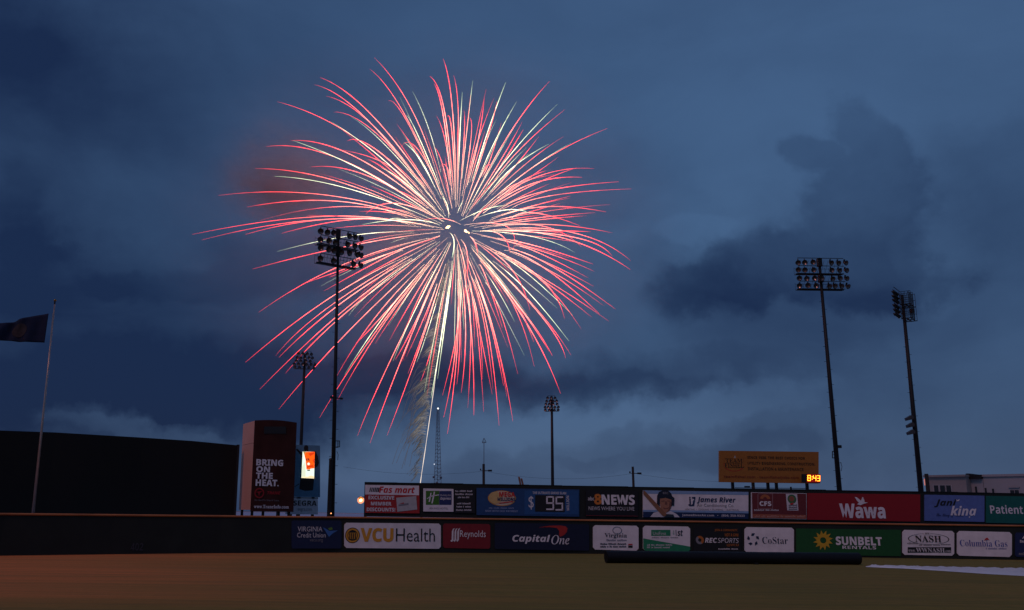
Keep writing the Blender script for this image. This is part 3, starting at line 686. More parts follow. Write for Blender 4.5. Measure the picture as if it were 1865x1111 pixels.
# ------------------------------------------------------------------ sign with the lit screen beside the tower
YS = wall_pt(560).y + 7.5
S_ = Board('screen_sign', 'light blue sign beside the tower with a dark player figure and a small lit screen', 'sign', atY(520, 870, YS), atY(584, 870, YS + .6))
S_.panel(522, 583, 809.5, 905, mat('sign_sky_blue', (.10, .24, .36), .5), 0, .22, y0r=811.5, y1r=905.5)
S_.panel(521, 579.5, 905.5, 907.6, BLACK, 0, .22, name='divider', y0r=906, y1r=908.2)
S_.panel(520, 579, 908, 936.5, OFFW, 0, .22, name='name_panel', y0r=908.6, y1r=937)
FIG = mat('figure_print', (.014, .012, .012), .6); FSK = mat('figure_skin_print', (.035, .018, .014), .6)
S_.ring(557.5, 816, 4, 0, FIG, 1, 1.35, name='figure_print'); S_.poly([(554.5, 814), (560.8, 814), (561.5, 822), (553.5, 822)], FIG, 2, 'figure_print')
S_.poly([(548, 823), (575, 822), (579, 832), (581, 843), (579, 848), (575, 852), (571.5, 849), (574, 843), (573, 836), (572, 872), (570, 893), (556, 894), (545, 891), (547, 872), (549, 830), (539, 819), (541, 817)], FIG, 1, 'figure_print')
S_.poly([(545, 882), (537, 887), (536.5, 886), (545, 880.5)], FIG, 1, 'figure_print')
S_.panel(549.2, 573, 823, 871.5, BLACK, 0, -.05, name='screen_case')
SCR = emit('screen_white', (.80, .95, .80), 1.15); SCO = emit('screen_orange', (1, .10, .004), 1.25); SCK = emit('screen_dark', (.02, .012, .01), 1); SCC = emit('screen_cream', (.95, .72, .40), 1.15); SCR2 = emit('screen_red', (.75, .045, .003), 1.0)
S_.poly([(551, 822.5), (573, 823), (572, 871.5), (548.8, 870.5)], SCR, 5, 'screen'); S_.poly([(557.5, 823), (573, 823), (572.3, 853), (566, 853.5), (564, 855), (558, 855), (556.5, 838), (554, 828)], SCO, 6, 'screen'); S_.poly([(552, 822.5), (557.5, 823), (556, 829), (554, 828)], emit('screen_tan', (.5, .25, .06), 1), 6, 'screen')
for q in ([(561, 826), (572, 823.5), (572, 827), (565, 831)], [(569, 838), (572.4, 835), (572, 845)], [(558, 849), (570, 847), (571, 850), (559, 852.5)]): S_.poly(q, SCR2, 7, 'screen')
S_.text('VA', 556.5, 564, 834.5, 839.5, SCK, 'heavy', 8); S_.ring(561.8, 845, 2.3, 0, SCR, 8, name='screen'); S_.rect(559.5, 564.5, 855.5, 857.5, SCK, 7, 'screen'); S_.poly([(549.5, 868), (560, 868.5), (566, 866), (572, 868), (572, 871.4), (549, 870.4)], SCC, 6, 'screen'); S_.poly([(550, 850), (556, 840), (556.5, 870), (549, 870)], emit('screen_pale', (.75, .80, .60), 1.1), 6, 'screen')
S_.text('SEGRA', 534.5, 576.8, 911.8, 921, BLACK, 'bold', 2); S_.text('segra.com', 542.5, 568, 926, 932, GREY, 'plain', 2)
for x in (530, 570):
    a = S_.loc(x, 930)[0]; MB().box(a - .12, a + .12, .24, .48, 0, S_.loc(x, 830)[1]).build('post', DMETAL, S_.e)

# ------------------------------------------------------------------ flagpole and flag
YF = wall_pt(62).y + 2.2
fb_, ft_ = atY(60.3, 932, YF), atY(100, 551, YF)
FP = thing('flagpole', 'tall pale metal flagpole at the left in front of the black screen', 'flagpole', (fb_.x, fb_.y, 0))
top = ft_ - Vector((fb_.x, fb_.y, 0))
fd = (ft_ - fb_); base = fb_ - fd * (fb_.z / fd.z) - Vector((fb_.x, fb_.y, 0))
MB().tube([base, base.lerp(top, .5), top], [.12, .085, .05], 12).build('pole', mat('weathered_aluminium', (.42, .33, .29), .38, .75, noise=.15, nscale=2), FP, True)
bmk = bmesh.new(); bmesh.ops.create_uvsphere(bmk, u_segments=14, v_segments=9, radius=.105); me = bpy.data.meshes.new('finial_ball'); bmk.to_mesh(me); bmk.free(); me.materials.append(mat('brass_ball', (.30, .18, .05), .35, .8))
for p in me.polygons: p.use_smooth = True
link('finial_ball', me, FP, top + Vector((0, 0, .16)))
MB().tube([top + Vector((0, -.02, -.1)), top + Vector((0, -.02, .12))], .06, 8).build('truck', DMETAL, FP)
hal = [atY(96, 570, YF - .09), atY(78, 760, YF - .12), atY(61.5, 925, YF - .14)]
MB().tube([h - Vector((fb_.x, fb_.y, 0)) for h in hal], .012, 5).build('halyard', mat('rope', (.35, .33, .30), .8), FP)
hp0 = atY(88.5, 571, YF - .1); hp1 = atY(81, 624, YF - .1)
FL = thing('flag', 'dark navy flag with a pale round seal flying to the left of the flagpole', 'flag', hp0)
mb = MB(); nu, nv = 40, 14
wl = 95 / FPX * YF
for i in range(nu + 1):
    u = i / nu
    for j in range(nv + 1):
        v = j / nv
        p = hp0.lerp(hp1, v) - hp0
        wob = .32 * u ** .8 * math.sin(u * 11 + v * 1.6) + .10 * u * math.sin(u * 23 - v * 3)
        p += Vector((-wl * u * .97, wob * 1.3 - .8 * u, -.10 * u * u - 1.05 * u ** 1.1 * (1 - v) + .10 * u * math.sin(u * 9 + v * 2)))
        mb.v.append(p)
for i in range(nu):
    for j in range(nv):
        a = i * (nv + 1) + j; mb.f.append((a, a + 1, a + nv + 2, a + nv + 1))
fo_ = mb.build('cloth', mat('flag_navy', (.006, .012, .040), .85, noise=.2), FL, True)
fo_.modifiers.new('thickness', 'SOLIDIFY').thickness = .012
# seal sewn on the cloth, following its folds
mbs = MB()
def cloth(u, v):
    x = u * nu; y = v * nv; i = int(x); j = int(y); fx = x - i; fy = y - j
    g_ = lambda a, b_: Vector(mb.v[min(a, nu) * (nv + 1) + min(b_, nv)])
    return g_(i, j).lerp(g_(i+1, j), fx).lerp(g_(i, j+1).lerp(g_(i+1, j+1), fx), fy)
rs = [0, .4, .8, 1.0]; ns_ = 24; cu, cv = .50, .5
for r_ in rs[1:]:
    for q in range(ns_):
        a = 2 * math.pi * q / ns_; mbs.v.append(cloth(cu + .16 * r_ * math.cos(a), cv + .30 * r_ * math.sin(a)) + Vector((0, -.03, 0)))
mbs.v.append(cloth(cu, cv) + Vector((0, -.03, 0))); ce = len(mbs.v) - 1
for q in range(ns_):
    mbs.f.append((ce, q, (q+1) % ns_))
    for r_ in range(2): mbs.f.append((r_*ns_+q, (r_+1)*ns_+q, (r_+1)*ns_+(q+1) % ns_, r_*ns_+(q+1) % ns_))
mbs.build('seal', mat('flag_seal', (.034, .028, .034), .8, noise=.4, nscale=2.5), FL, True)

# ------------------------------------------------------------------ floodlight towers
TG = 'stadium floodlight towers'
HOUS = mat('lamp_housing', (.020, .017, .016), .5, .4); GLASS = mat('lamp_reflector', (.16, .12, .11), .25, .7)
def lamp_mesh(rad):
    prof_ = [(.02, 0), (.10, 0), (.13, -.10), (.20, -.20), (.33, -.40), (.345, -.46)]
    mb_ = MB(); n = 14; k_ = rad / .345
    for (r_, y) in prof_ + [(.30, -.44), (.10, -.26)]:
        for q in range(n):
            a = 2 * math.pi * q / n; mb_.v.append((r_ * k_ * math.cos(a), y * k_, r_ * k_ * math.sin(a)))
    rows = len(prof_) + 2
    for j in range(rows - 1):
        for q in range(n):
            A = j*n + q; Bq = j*n + (q+1) % n; mb_.f.append((A, Bq, Bq+n, A+n))
    mb_.f.append(tuple(range(n))); mb_.f.append(tuple((rows-1)*n + q for q in reversed(range(n))))
    mb_.box(-.05*k_, .05*k_, -.12*k_, .06*k_, -.02*k_, .42*k_)      # yoke arm up to the bar
    me_ = mb_.mesh('floodlight', HOUS)
    me_.materials.append(GLASS)
    for p in me_.polygons:
        p.use_smooth = False
        if p.center.y < -.25 * k_ and math.hypot(p.center.x, p.center.z) < .31 * k_ and p.normal.y < 0: p.material_index = 1
    return me_
LM = lamp_mesh(.27); LM_S = lamp_mesh(.17); LM_L = lamp_mesh(.34)
def tower(label, bpx, bpy_, tpx, tpy, Y, r0, r1, yaw, half, rows, pairs, tvals, side_cage=False, box_at=(), face=0.0, rung=True, head=True, lm=None, flip=1):
    lm = lm or LM
    b_ = atY(bpx, bpy_, Y); tp = atY(tpx, tpy, Y); d = tp - b_
    gb = b_ - d * (b_.z / d.z)
    T = thing('floodlight_tower', label, 'floodlight tower', (gb.x, gb.y, 0), 0, TG)
    o = Vector((gb.x, gb.y, 0)); pt = lambda f_: (gb + (tp - gb) * f_) - o
    MB().tube([pt(0), pt(.5), pt(1)], [r0, (r0 + r1) / 2, r1], 12).build('pole', DMETAL, T, True)
    if rung:
        mb_ = MB(); nn = int((tp.z) / .75)
        for i in range(4, nn - 5):
            p = pt(i / nn); rr = r0 + (r1 - r0) * i / nn
            s_ = 1 if i % 2 else -1
            mb_.tube([p + Vector((s_ * rr * .9, 0, 0)), p + Vector((s_ * (rr + .20), 0, 0))], .018, 4)
        o2 = mb_.build('climbing_pegs', DMETAL, T); o2['kind'] = 'stuff'
    zs = [atY(tpx, y, Y).z for y in rows]
    ca, sa = math.cos(R(yaw)), math.sin(R(yaw)); ax = Vector((ca, sa, 0)); fr = Vector((sa, -ca, 0)) * flip
    cx = lambda z: pt(z / tp.z)
    for i, z in enumerate(zs):
        c = cx(z); c.z = z
        lo, hi = (min(tvals[i]) , max(tvals[i])) if not side_cage else (min(tvals[i]), .3)
        off = fr * .30
        MB().tube([c + ax * (half * lo) + off + Vector((0, 0, .42)), c + ax * (half * hi) + off + Vector((0, 0, .42))], .035, 6).build('crossarm', DMETAL, T)
        for tv in tvals[i]:
            tilt = R(random.uniform(16, 30)); yw = R(yaw + face + tv * 24 + random.uniform(-7, 7))
            lp = link('floodlight', lm, T, c + ax * (half * tv) + off)
            lp.rotation_euler = (tilt, 0, yw)
    for (i, j) in pairs:        # catwalk with rails between a pair of lamp rows
        z0 = zs[j] - .30; z1 = zs[i] + .2; c0 = cx(z0); c0.z = z0; c1 = cx(z1); c1.z = z1
        lo, hi = (-1.02, 1.02) if not side_cage else (-.2, .8)
        mb_ = MB()
        for dy in (-.05, .65):
            mb_.tube([c0 + ax*half*lo - fr*dy, c0 + ax*half*hi - fr*dy], .035, 5)
        mb_.tube([c0 + ax*half*lo - fr*.3, c0 + ax*half*hi - fr*.3], .075, 5)
        mb_.build('catwalk', DMETAL, T)
        mb_ = MB(); n = 12
        for q in range(n + 1):
            f_ = lo + (hi - lo) * q / n
            mb_.tube([c0 + ax*half*f_ - fr*.65, c0 + ax*half*f_ - fr*.65 + Vector((0, 0, (z1 - z0) * (1 if side_cage else .6)))], .012, 4)
            if q < n: mb_.tube([c0 + ax*half*f_ + fr*.2, c0 + ax*half*(f_ + (hi-lo)/n) + fr*.25 + Vector((0, 0, z1 - z0))], .012, 4)
        for zz in (.5,): mb_.tube([c0 + ax*half*lo - fr*.65 + Vector((0, 0, (z1-z0)*zz)), c0 + ax*half*hi - fr*.65 + Vector((0, 0, (z1-z0)*zz))], .016, 4)
        mb_.build('railing', DMETAL, T)
        if side_cage:
            mb_ = MB()
            for f_ in (lo, .3, hi):
                for dd in (0, .3, .6, .85): mb_.tube([c0 + ax*half*f_ - fr*dd, c0 + ax*half*f_ - fr*dd + Vector((0, 0, z1 - z0))], .022, 4)
                for zz in (0, .5, 1): mb_.tube([c0 + ax*half*f_ + fr*.2 + Vector((0, 0, (z1-z0)*zz)), c0 + ax*half*f_ - fr*.85 + Vector((0, 0, (z1-z0)*zz))], .045 if zz == 0 else .025, 4)
            mb_.build('side_railing', DMETAL, T)
        hx = cx(z1); hx.z = 0
        if head: MB().box(hx.x - .2, hx.x + .2, hx.y - .22, hx.y + .22, zs[i] - .38, zs[i] + .45).build('junction_box', DMETAL, T)
    for (px, py, wx, hz) in box_at:
        p = atY(px, py, Y - .2) - o; k_ = Y / FPX
        MB().box(p.x - wx*k_/2, p.x + wx*k_/2, p.y - .25, p.y + .25, p.z - hz*k_/2, p.z + hz*k_/2).build('side_box', HOUS, T)
    return T, o
YL = wall_pt(607).y + 5
k7 = [-1, -.68, -.38, .38, .68, 1]
TWR, o_ = tower('tall dark floodlight tower in front of the left streaks of the firework', 605, 938, 616.5, 421, YL, .21, .11, 34, 1.95,
      [428, 444, 459, 477], [(0, 1), (2, 3)], [k7, [-1, -.6, -.3, .3, .68, 1], [-1, -.62, -.34, .02, .4, .8, 1.0], [-1, -.36, .62, 1]], face=0)
kk = YL / FPX
mb = MB()
for (x0, y0, x1, y1) in ((612, 803, 618.5, 803), (612, 814, 618.5, 814), (618.5, 802.5, 618.5, 814.5), (615.5, 803, 615.5, 814)):
    mb.tube([atY(x0, y0, YL) - o_, atY(x1, y1, YL) - o_], .035, 5)
mb.build('bracket', DMETAL, TWR)
mb = MB(); mb.tube([atY(603, 724, YL) - o_, atY(622, 726, YL) - o_], .05, 5)
q = atY(622, 726, YL) - o_; mb.box(q.x - .12, q.x + .12, q.y - .1, q.y + .1, q.z - .08, q.z + .08); q = atY(603.5, 724, YL) - o_; mb.box(q.x - .1, q.x + .1, q.y - .1, q.y + .1, q.z - .1, q.z + .12)
mb.build('bracket', DMETAL, TWR)
mb = MB(); mb.tube([atY(613.5, 822, YL) - o_, atY(616, 828, YL) - o_, atY(615, 838, YL) - o_], .02, 4); mb.build('hanging_cable', DMETAL, TWR)

# stub post standing against that tower
pb = atY(599, 938, YL - .8); pt_ = atY(602.5, 838, YL - .8); dd = pt_ - pb; gb = pb - dd * (pb.z / dd.z)
SP = thing('service_post', 'short thick dark post standing against the foot of the left floodlight tower', 'post', (gb.x, gb.y, 0))
o_ = Vector((gb.x, gb.y, 0))
MB().tube([gb - o_, pt_ - o_], [.19, .15], 10).build('shaft', DMETAL, SP); MB().tube([pt_ - o_, pt_ - o_ + Vector((.02, 0, .16))], [.19, .12], 10).build('cap', DMETAL, SP)

YR = wall_pt(1528).y + 12
r7 = [-1, -.72, -.38, .38, .70, 1]; r8 = [-1, -.70, -.36, -.08, .40, .70, .98]; r9 = [-1, -.66, -.33, .22, .45, .74, 1.0]
TWR, o_ = tower('tall dark floodlight tower with four lamp rows seen face on, right of the orange billboard', 1529, 895, 1491.5, 470, YR, .26, .13, 0, 2.3,
      [479, 493, 507.5, 521], [(0, 1), (2, 3)], [r7, r7, r8, r9])
mb = MB()
for (x0, y0, x1, y1) in ((1516, 822, 1521, 822), (1516, 834, 1521.5, 834), (1516, 821.5, 1516, 834.5)): mb.tube([atY(x0, y0, YR) - o_, atY(x1, y1, YR) - o_], .045, 5)
q = atY(1529.5, 813, YR) - o_; mb.box(q.x - .14, q.x + .14, q.y - .1, q.y + .1, q.z - .16, q.z + .12); mb.tube([atY(1525, 811, YR) - o_, q], .04, 5)
mb.tube([atY(1531, 842, YR) - o_, atY(1533.5, 850, YR) - o_, atY(1532, 858, YR) - o_], .025, 4)
mb.build('bracket', DMETAL, TWR)
YR2 = wall_pt(1676).y + 14
LT = [-1, -.76, -.52, -.28, -.04]
TWR, o_ = tower('tall floodlight tower at far right seen from its side, with a railed cage', 1677.5, 896, 1643, 537, YR2, .28, .14, 50, 1.95,
      [536, 543.5, 550.5, 560, 568, 576], [(0, 2), (3, 5)], [LT] * 6, side_cage=True, face=200, head=False, lm=LM_S, flip=-1, box_at=[(1661, 566.5, 5, 8)])
for (px, py) in ((1655.5, 760), (1657.5, 773), (1658.5, 786)):
    p = atY(px, py, YR2 - .3) - o_
    MB().prism([(-.36, -.10), (.20, .22), (.36, .02), (.30, -.20), (-.28, -.34)], -.22, .22).build('spotlight', mat('grey_spot_housing', (.055, .055, .06), .5, .3), TWR, loc=p)
# two more far off
YV = 190.0
tower('distant floodlight tower low behind the sign with the lit screen', 547, 840, 555.5, 645, YV, .42, .26, 8, 2.0,
      [644, 651, 657, 663, 669], [(3, 4)], [[-.62, -.2, .2, .6], [-.75, -.4, 0, .4, .7], [-.8, -.4, .1, .5], [-1, -.6, -.2, .2, .6, 1], [-.9, -.5, .4, .9]], rung=False, lm=LM_L)
tower('distant floodlight tower with a packed lamp head, above the news board', 1006.5, 886, 1004.8, 722, 215.0, .42, .26, -15, 1.45,
      [724, 730, 735.5, 741, 746.5], [(3, 4)], [[-.55, 0, .5], [-.7, -.2, .3, .75], [-.8, -.3, .2, .8], [-.95, -.5, 0, .5, 1], [-.9, -.3, .4, .95]], rung=False, lm=LM_L)

# ------------------------------------------------------------------ small things against the sky
YU = 130.0
UG = 'wooden utility poles behind the boards'
def upole(label, px, pyt, pyb, Y, r_, arm=True):
    b_ = atY(px, pyb, Y); t_ = atY(px, pyt, Y)
    o = thing('utility_pole', label, 'utility pole', (b_.x, b_.y, 0), 0, UG)
    MB().tube([(0, 0, 0), (0, 0, t_.z)], [r_, r_ * .85], 10).build('shaft', mat('old_wood', (.03, .022, .018), .8), o)
    if arm:
        k_ = Y / FPX; z = atY(px, pyt + 12, Y).z
        MB().box(-.06, 14 * k_, -.05, .05, z - .05, z + .05).build('crossarm', DMETAL, o)
        MB().box(8 * k_, 15 * k_, -.1, .1, z - .12, z + .12).build('insulator', DMETAL, o)
        MB().box(-6.5 * k_, -4.5 * k_, -.1, .1, z, z + .25).build('insulator', DMETAL, o)
        MB().tube([(-6 * k_, 0, z + .02), (0, 0, z)], .03, 4).build('stay', DMETAL, o)
    return t_
upole('wooden utility pole with a short crossarm, above the blue lottery board', 881, 845, 885, YU, .21)
upole('wooden utility pole with one insulator, above the news board', 1154, 850, 890, YU, .19)
upole('dark bare post in front of the beige building at the right', 1691, 863, 900, 105, .24, False)
def wire(label, a, b_, sag):
    pts = []
    for i in range(17):
        f_ = i / 16; p = a.lerp(b_, f_); p.z -= sag * 4 * f_ * (1 - f_); pts.append(p - a)
    o = MB().tube(pts, .011, 4).build('overhead_wire', DMETAL, loc=a); return tag(o, label, 'wire', 'overhead wires')
A0 = atY(625, 850, YU); A1 = atY(881, 858, YU); A2 = atY(1154, 862, YU); A3 = atY(1420, 872, YU)
wire('thin overhead wire sagging from the tall left tower to the first utility pole', A0, A1, .7)
wire('thin overhead wire sagging between the two utility poles', A1, A2, .9)
wire('thin overhead wire running right from the second utility pole', A2, A3, .7)
# lattice radio mast
YM = 420.0
b0 = atY(797, 890, YM); tm = atY(798, 746, YM)
RM = thing('radio_mast', 'slender grey lattice radio mast with a white light on top, behind the rocket trail', 'radio mast', (b0.x, b0.y, 0))
hgt = tm.z; mb = MB(); wb, wt = 2.6, .55
cor = lambda f_: [Vector((math.cos(a), math.sin(a), 0)) * (wb + (wt - wb) * f_) * .95 + Vector((0, 0, hgt * f_)) for a in (R(90), R(210), R(330))]
for q in range(3): mb.tube([cor(0)[q], cor(1)[q]], .10, 5)
MASTM = mat('mast_steel', (.09, .10, .12), .6, .2)
mb.build('leg_struts', MASTM, RM)
mb = MB(); nl = 30
for i in range(nl):
    c0_, c1_ = cor(i / nl), cor((i + 1) / nl)
    for q in range(3): mb.tube([c0_[q], c1_[(q+1) % 3]], .05, 4); mb.tube([c1_[q], c1_[(q+1) % 3]], .06, 4)
mb.build('lattice_bracing', MASTM, RM)
for (x, y) in ((790, 869), (803, 870), (801, 884), (796, 880)):
    p = atY(x, y, YM) - Vector((b0.x, b0.y, 0)); MB().tube([p - Vector((.5, 0, 0)), p + Vector((.5, 0, 0))], .45, 8).build('dish_antenna', MASTM, RM)
def bulb(name, p, r_, c, s, parent, mname):
    bm = bmesh.new(); bmesh.ops.create_icosphere(bm, subdivisions=2, radius=r_); me = bpy.data.meshes.new(name); bm.to_mesh(me); bm.free()
    me.materials.append(emit(mname, c, s)); return link(name, me, parent, p)
bulb('beacon', Vector((0, 0, hgt + .5)), .36, (1, .97, .9), 2.2, RM, 'beacon_white')
p = atY(791, 845.5, YM - 3) - Vector((b0.x, b0.y, 0)); bulb('beacon', p, .30, (.75, .85, 1), .8, RM, 'beacon_dim')
# thin aerial
YA = 300.0; a0 = atY(880.5, 860, YA); a1 = atY(881.5, 803, YA)
AE = thing('aerial', 'very thin pale aerial with a small triangular top standing over the first utility pole', 'aerial', (a0.x, a0.y, 0))
MB().tube([(0, 0, 0), (a1.x - a0.x, 0, a1.z)], .10, 5).build('mast', mat('aerial_grey', (.06, .07, .09), .6), AE)
p = Vector((a1.x - a0.x, 0, a1.z)); mb = MB()
for (x0, z0, x1, z1) in ((-.6, -.6, 0, .9), (0, .9, .7, -.5), (-.6, -.6, .7, -.5)): mb.tube([p + Vector((x0, 0, z0)), p + Vector((x1, 0, z1))], .09, 4)
mb.build('loop', MATS['aerial_grey'], AE)
# brown tilted boards over the frame
YQ = UF0.y + 2.5; q0 = atY(951, 884, YQ)
TB = thing('tilted_boards', 'pair of tilted brown boards sticking up over the blue lottery board', 'boards', q0)
BR = mat('brown_board', (.20, .085, .05), .6, noise=.2)
for (x0, y0, x1, y1) in ((949, 886, 945.5, 869), (953.5, 886, 950, 872)):
    a = atY(x0, y0, YQ) - q0; c = atY(x1, y1, YQ) - q0; d = (c - a).normalized(); s_ = Vector((d.z, 0, -d.x)) * .065
    mb = MB(); mb.v = [tuple(v) for v in (a - s_, a + s_, c + s_, c - s_)] + [tuple(v + Vector((0, .35, .05))) for v in (a - s_, a + s_, c + s_, c - s_)]
    mb.f = [(0, 1, 2, 3), (7, 6, 5, 4), (0, 4, 5, 1), (1, 5, 6, 2), (2, 6, 7, 3), (3, 7, 4, 0)]; mb.build('board', BR, TB)
# lit street lamp at the end of the frame
YO = 118.0; l0 = atY(657, 911, YO); ba = atY(667, 930, YO)
SL = thing('street_lamp', 'glowing orange street lamp just left of the upper board row', 'street lamp', (ba.x, ba.y, 0))
oo = Vector((ba.x, ba.y, 0))
MB().tube([(0, 0, 0), (0, 0, l0.z + .25), (-.2, 0, l0.z + .42), l0 - oo + Vector((.1, 0, .32))], .07, 8).build('pole', DMETAL, SL)
MB().tube([l0 - oo + Vector((.22, 0, .30)), l0 - oo + Vector((-.25, 0, .24))], [.1, .19], 8).build('lamp_hood', DMETAL, SL)
bulb('bulb', l0 - oo, .20, (1, .62, .22), 5, SL, 'sodium_bulb')
bmr = bmesh.new(); bmesh.ops.create_icosphere(bmr, subdivisions=2, radius=.44); mer = bpy.data.meshes.new('lamp_halo'); bmr.to_mesh(mer); bmr.free()  # added see-through shell that paints the orange glow around the bulb
gmt = bpy.data.materials.new('orange_halo'); gmt.use_nodes = True; tt = gmt.node_tree; tt.nodes.clear()
og = tt.nodes.new('ShaderNodeOutputMaterial'); ad = tt.nodes.new('ShaderNodeAddShader'); tr = tt.nodes.new('ShaderNodeBsdfTransparent'); em = tt.nodes.new('ShaderNodeEmission')
em.inputs[0].default_value = (1, .30, .05, 1); em.inputs[1].default_value = .55
tt.links.new(tr.outputs[0], ad.inputs[0]); tt.links.new(em.outputs[0], ad.inputs[1]); tt.links.new(ad.outputs[0], og.inputs[0]); mer.materials.append(gmt)
link('lamp_halo', mer, SL, l0 - oo)
# small orange lamp at tower foot
l1 = atY(603, 935, YL - 1.2)
SG = thing('marker_lamp', 'tiny orange glint at the foot of the left floodlight tower', 'lamp', (l1.x, l1.y, 0))
MB().tube([(0, 0, 0), (0, 0, l1.z - .05)], .04, 6).build('stem', DMETAL, SG); bulb('bulb', Vector((0, 0, l1.z)), .05, (1, .35, .12), 2.5, SG, 'glint_bulb')

# ------------------------------------------------------------------ building at far right
YG = 170.0
bp0 = atY(1693, 890, YG); bp1 = atY(2050, 890, YG - 22)
BD = Board('flat_roofed_building', 'pale flat roofed building rising behind the boards at the right edge', 'building', bp0, bp1)
BW = mat('beige_render', (.22, .21, .20), .8, noise=.06, nscale=.3); BW2 = mat('pale_render', (.27, .275, .28), .8, noise=.06, nscale=.3)
GL = mat('dark_window_glass', (.015, .018, .022), .12)
def bx(x0, x1, yt, y0, y1, m, name='wall'):
    a = BD.loc(x0, 890)[0]; c = BD.loc(x1, 890)[0]; z = BD.loc((x0 + x1)/2, yt)[1]
    return MB().box(a, c, y0, y1, 0, z).build(name, m, BD.e), a, c, z
_, a, c, z1 = bx(1693, 1761, 868.5, 0, 30, BW)
MB().box(BD.loc(1683, 868)[0], c + .1, -.5, 30.2, z1 + .004, z1 + .35).build('roof_edge', BW, BD.e)
_, a2, c2, z2 = bx(1761.3, 1783, 869.5, 2.2, 30, BW2)
_, a3, c3, z3 = bx(1783.3, 2050, 865, 2.4, 30, BW2)
MB().box(a3 - .2, c3, 2.1, 30.1, z3 + .004, z3 + .4).build('roof_edge', BW2, BD.e)
def win(x0, x1, y0, y1, yf, panes=1):
    a = BD.loc(x0, 890)[0]; c = BD.loc(x1, 890)[0]; zt_ = BD.loc((x0+x1)/2, y0)[1]; zb_ = BD.loc((x0+x1)/2, y1)[1]
    w_ = MB().box(a - .12, c + .12, yf - .06, yf - .003, zb_ - .12, zt_ + .12).build('window', BW2, BD.e)
    for i in range(panes):
        d = (c - a) / panes
        MB().box(a + d*i + .05, a + d*(i+1) - .05, yf - .10, yf - .062, zb_, zt_).build('pane', GL, w_)
for (x0, x1) in ((1701, 1710), (1712, 1722), (1723.5, 1733)): win(x0, x1, 884, 905, 0)
for (x0, x1, y0) in ((1767, 1772, 885.5), (1783.8, 1788.5, 888), (1797, 1802, 889.5)): win(x0, x1, y0, 905, 2.2 if x0 < 1783 else 2.4)
win(1830, 1847, 892, 908, 2.4, 2); win(1880, 1897, 894, 908, 2.4, 2)
MB().box(BD.loc(1828, 885)[0], BD.loc(1848, 885)[0], 2.1, 2.39, BD.loc(1838, 887.5)[1], BD.loc(1838, 886.3)[1]).build('ledge', BW2, BD.e)
for (x0, x1) in ((1753, 1759), (1759.5, 1765), (1765.5, 1771), (1771.5, 1780)):
    a = BD.loc(x0, 865)[0]; c = BD.loc(x1, 865)[0]
    MB().box(a, c, 1.5, 4, z2 - .2, BD.loc(x0, 861.8 + (x0 - 1753) * .12)[1]).build('rooftop_unit', DMETAL, BD.e)
MB().box(BD.loc(1684.8, 880)[0], BD.loc(1686.2, 880)[0], -.4, -.2, BD.loc(1685, 884)[1], BD.loc(1685, 872)[1]).build('lit_strip', emit('strip_pink', (1, .35, .3), .5), BD.e)

# ------------------------------------------------------------------ tarpaulin roller and sheet on the field
ra = ground(1105, 1025.5); rb = ground(1564, 1028.5); ra2 = ra
dirr = (rb - ra); ln = dirr.length; dirr.normalize(); rad = .40
RO = thing('tarp_roller', 'long black tarpaulin roller lying on the grass in front of the right banners', 'roller', ra, math.atan2(dirr.y, dirr.x))
RB = mat('black_plastic', (.006, .006, .008), .55, spec=.22, noise=.25, nscale=1.5)
mb = MB(); npts = 46; n = 20
for i in range(npts + 1):
    x = ln * i / npts; rr = rad * (1 + .012 * math.sin(i * 1.7) + random.uniform(-.01, .01))
    for q in range(n):
        a = 2 * math.pi * q / n; mb.v.append((x, rr * math.cos(a), rad + rr * math.sin(a) * .995 - .004))
for i in range(npts):
    for q in range(n): A = i*n+q; Bq = i*n+(q+1) % n; mb.f.append((A, Bq, Bq+n, A+n))
mb.build('tube', RB, RO, True)
for x in (-.04, ln + .002):
    mb = MB(); mb.tube([(x, 0, rad), (x + .04, 0, rad)], rad * .985, 20); mb.build('end_cap', RB, RO)
    MB().tube([(x - .02, 0, rad), (x + .06, 0, rad)], .10, 10).build('hub', DMETAL, RO)
xh = ln * .57
MB().box(xh - .12, xh + .12, -rad - .22, -rad * .55, .0, .12).build('wedge', DMETAL, RO)
# white sheet: a low crumpled strip of folded tarpaulin widening to the right
mb = MB(); top_ = [(1577, 1031.5), (1650, 1032.8), (1720, 1034), (1800, 1035), (1865, 1036), (1990, 1038)]; bot = [(1577, 1033), (1650, 1036), (1720, 1040.5), (1800, 1046), (1865, 1049.5), (1990, 1056)]
org = ground(1720, 1038); nu_, nv_ = 70, 10
def itp(L_, x):
    for (a, ya), (c, yc) in zip(L_, L_[1:]):
        if x <= c: return ya + (yc - ya) * (x - a) / (c - a)
    return L_[-1][1]
for i in range(nu_ + 1):
    x = 1577 + 413 * i / nu_; P_t, P_b = ground(x, itp(top_, x)), ground(x, itp(bot, x))
    for j in range(nv_ + 1):
        p = P_b.lerp(P_t, j / nv_) - org
        e_ = min(1, j / 1.2, (nv_ - j) / 1.2, i / 2)
        p.z = .015 + e_ * (.08 + .05 * math.sin(i * 1.9 + j * .8) * math.sin(j * 1.4 + i * .35) + random.uniform(-.02, .025)); mb.v.append(p)
for i in range(nu_):
    for j in range(nv_): a = i*(nv_+1)+j; mb.f.append((a, a+1, a+nv_+2, a+nv_+1))
o = mb.build('tarpaulin_sheet', mat('white_tarp', (.80, .80, .78), .3, spec=.5, noise=.08), None, True, org)
tag(o, 'white crumpled tarpaulin sheet lying on the grass right of the black roller', 'tarpaulin')

set_type()
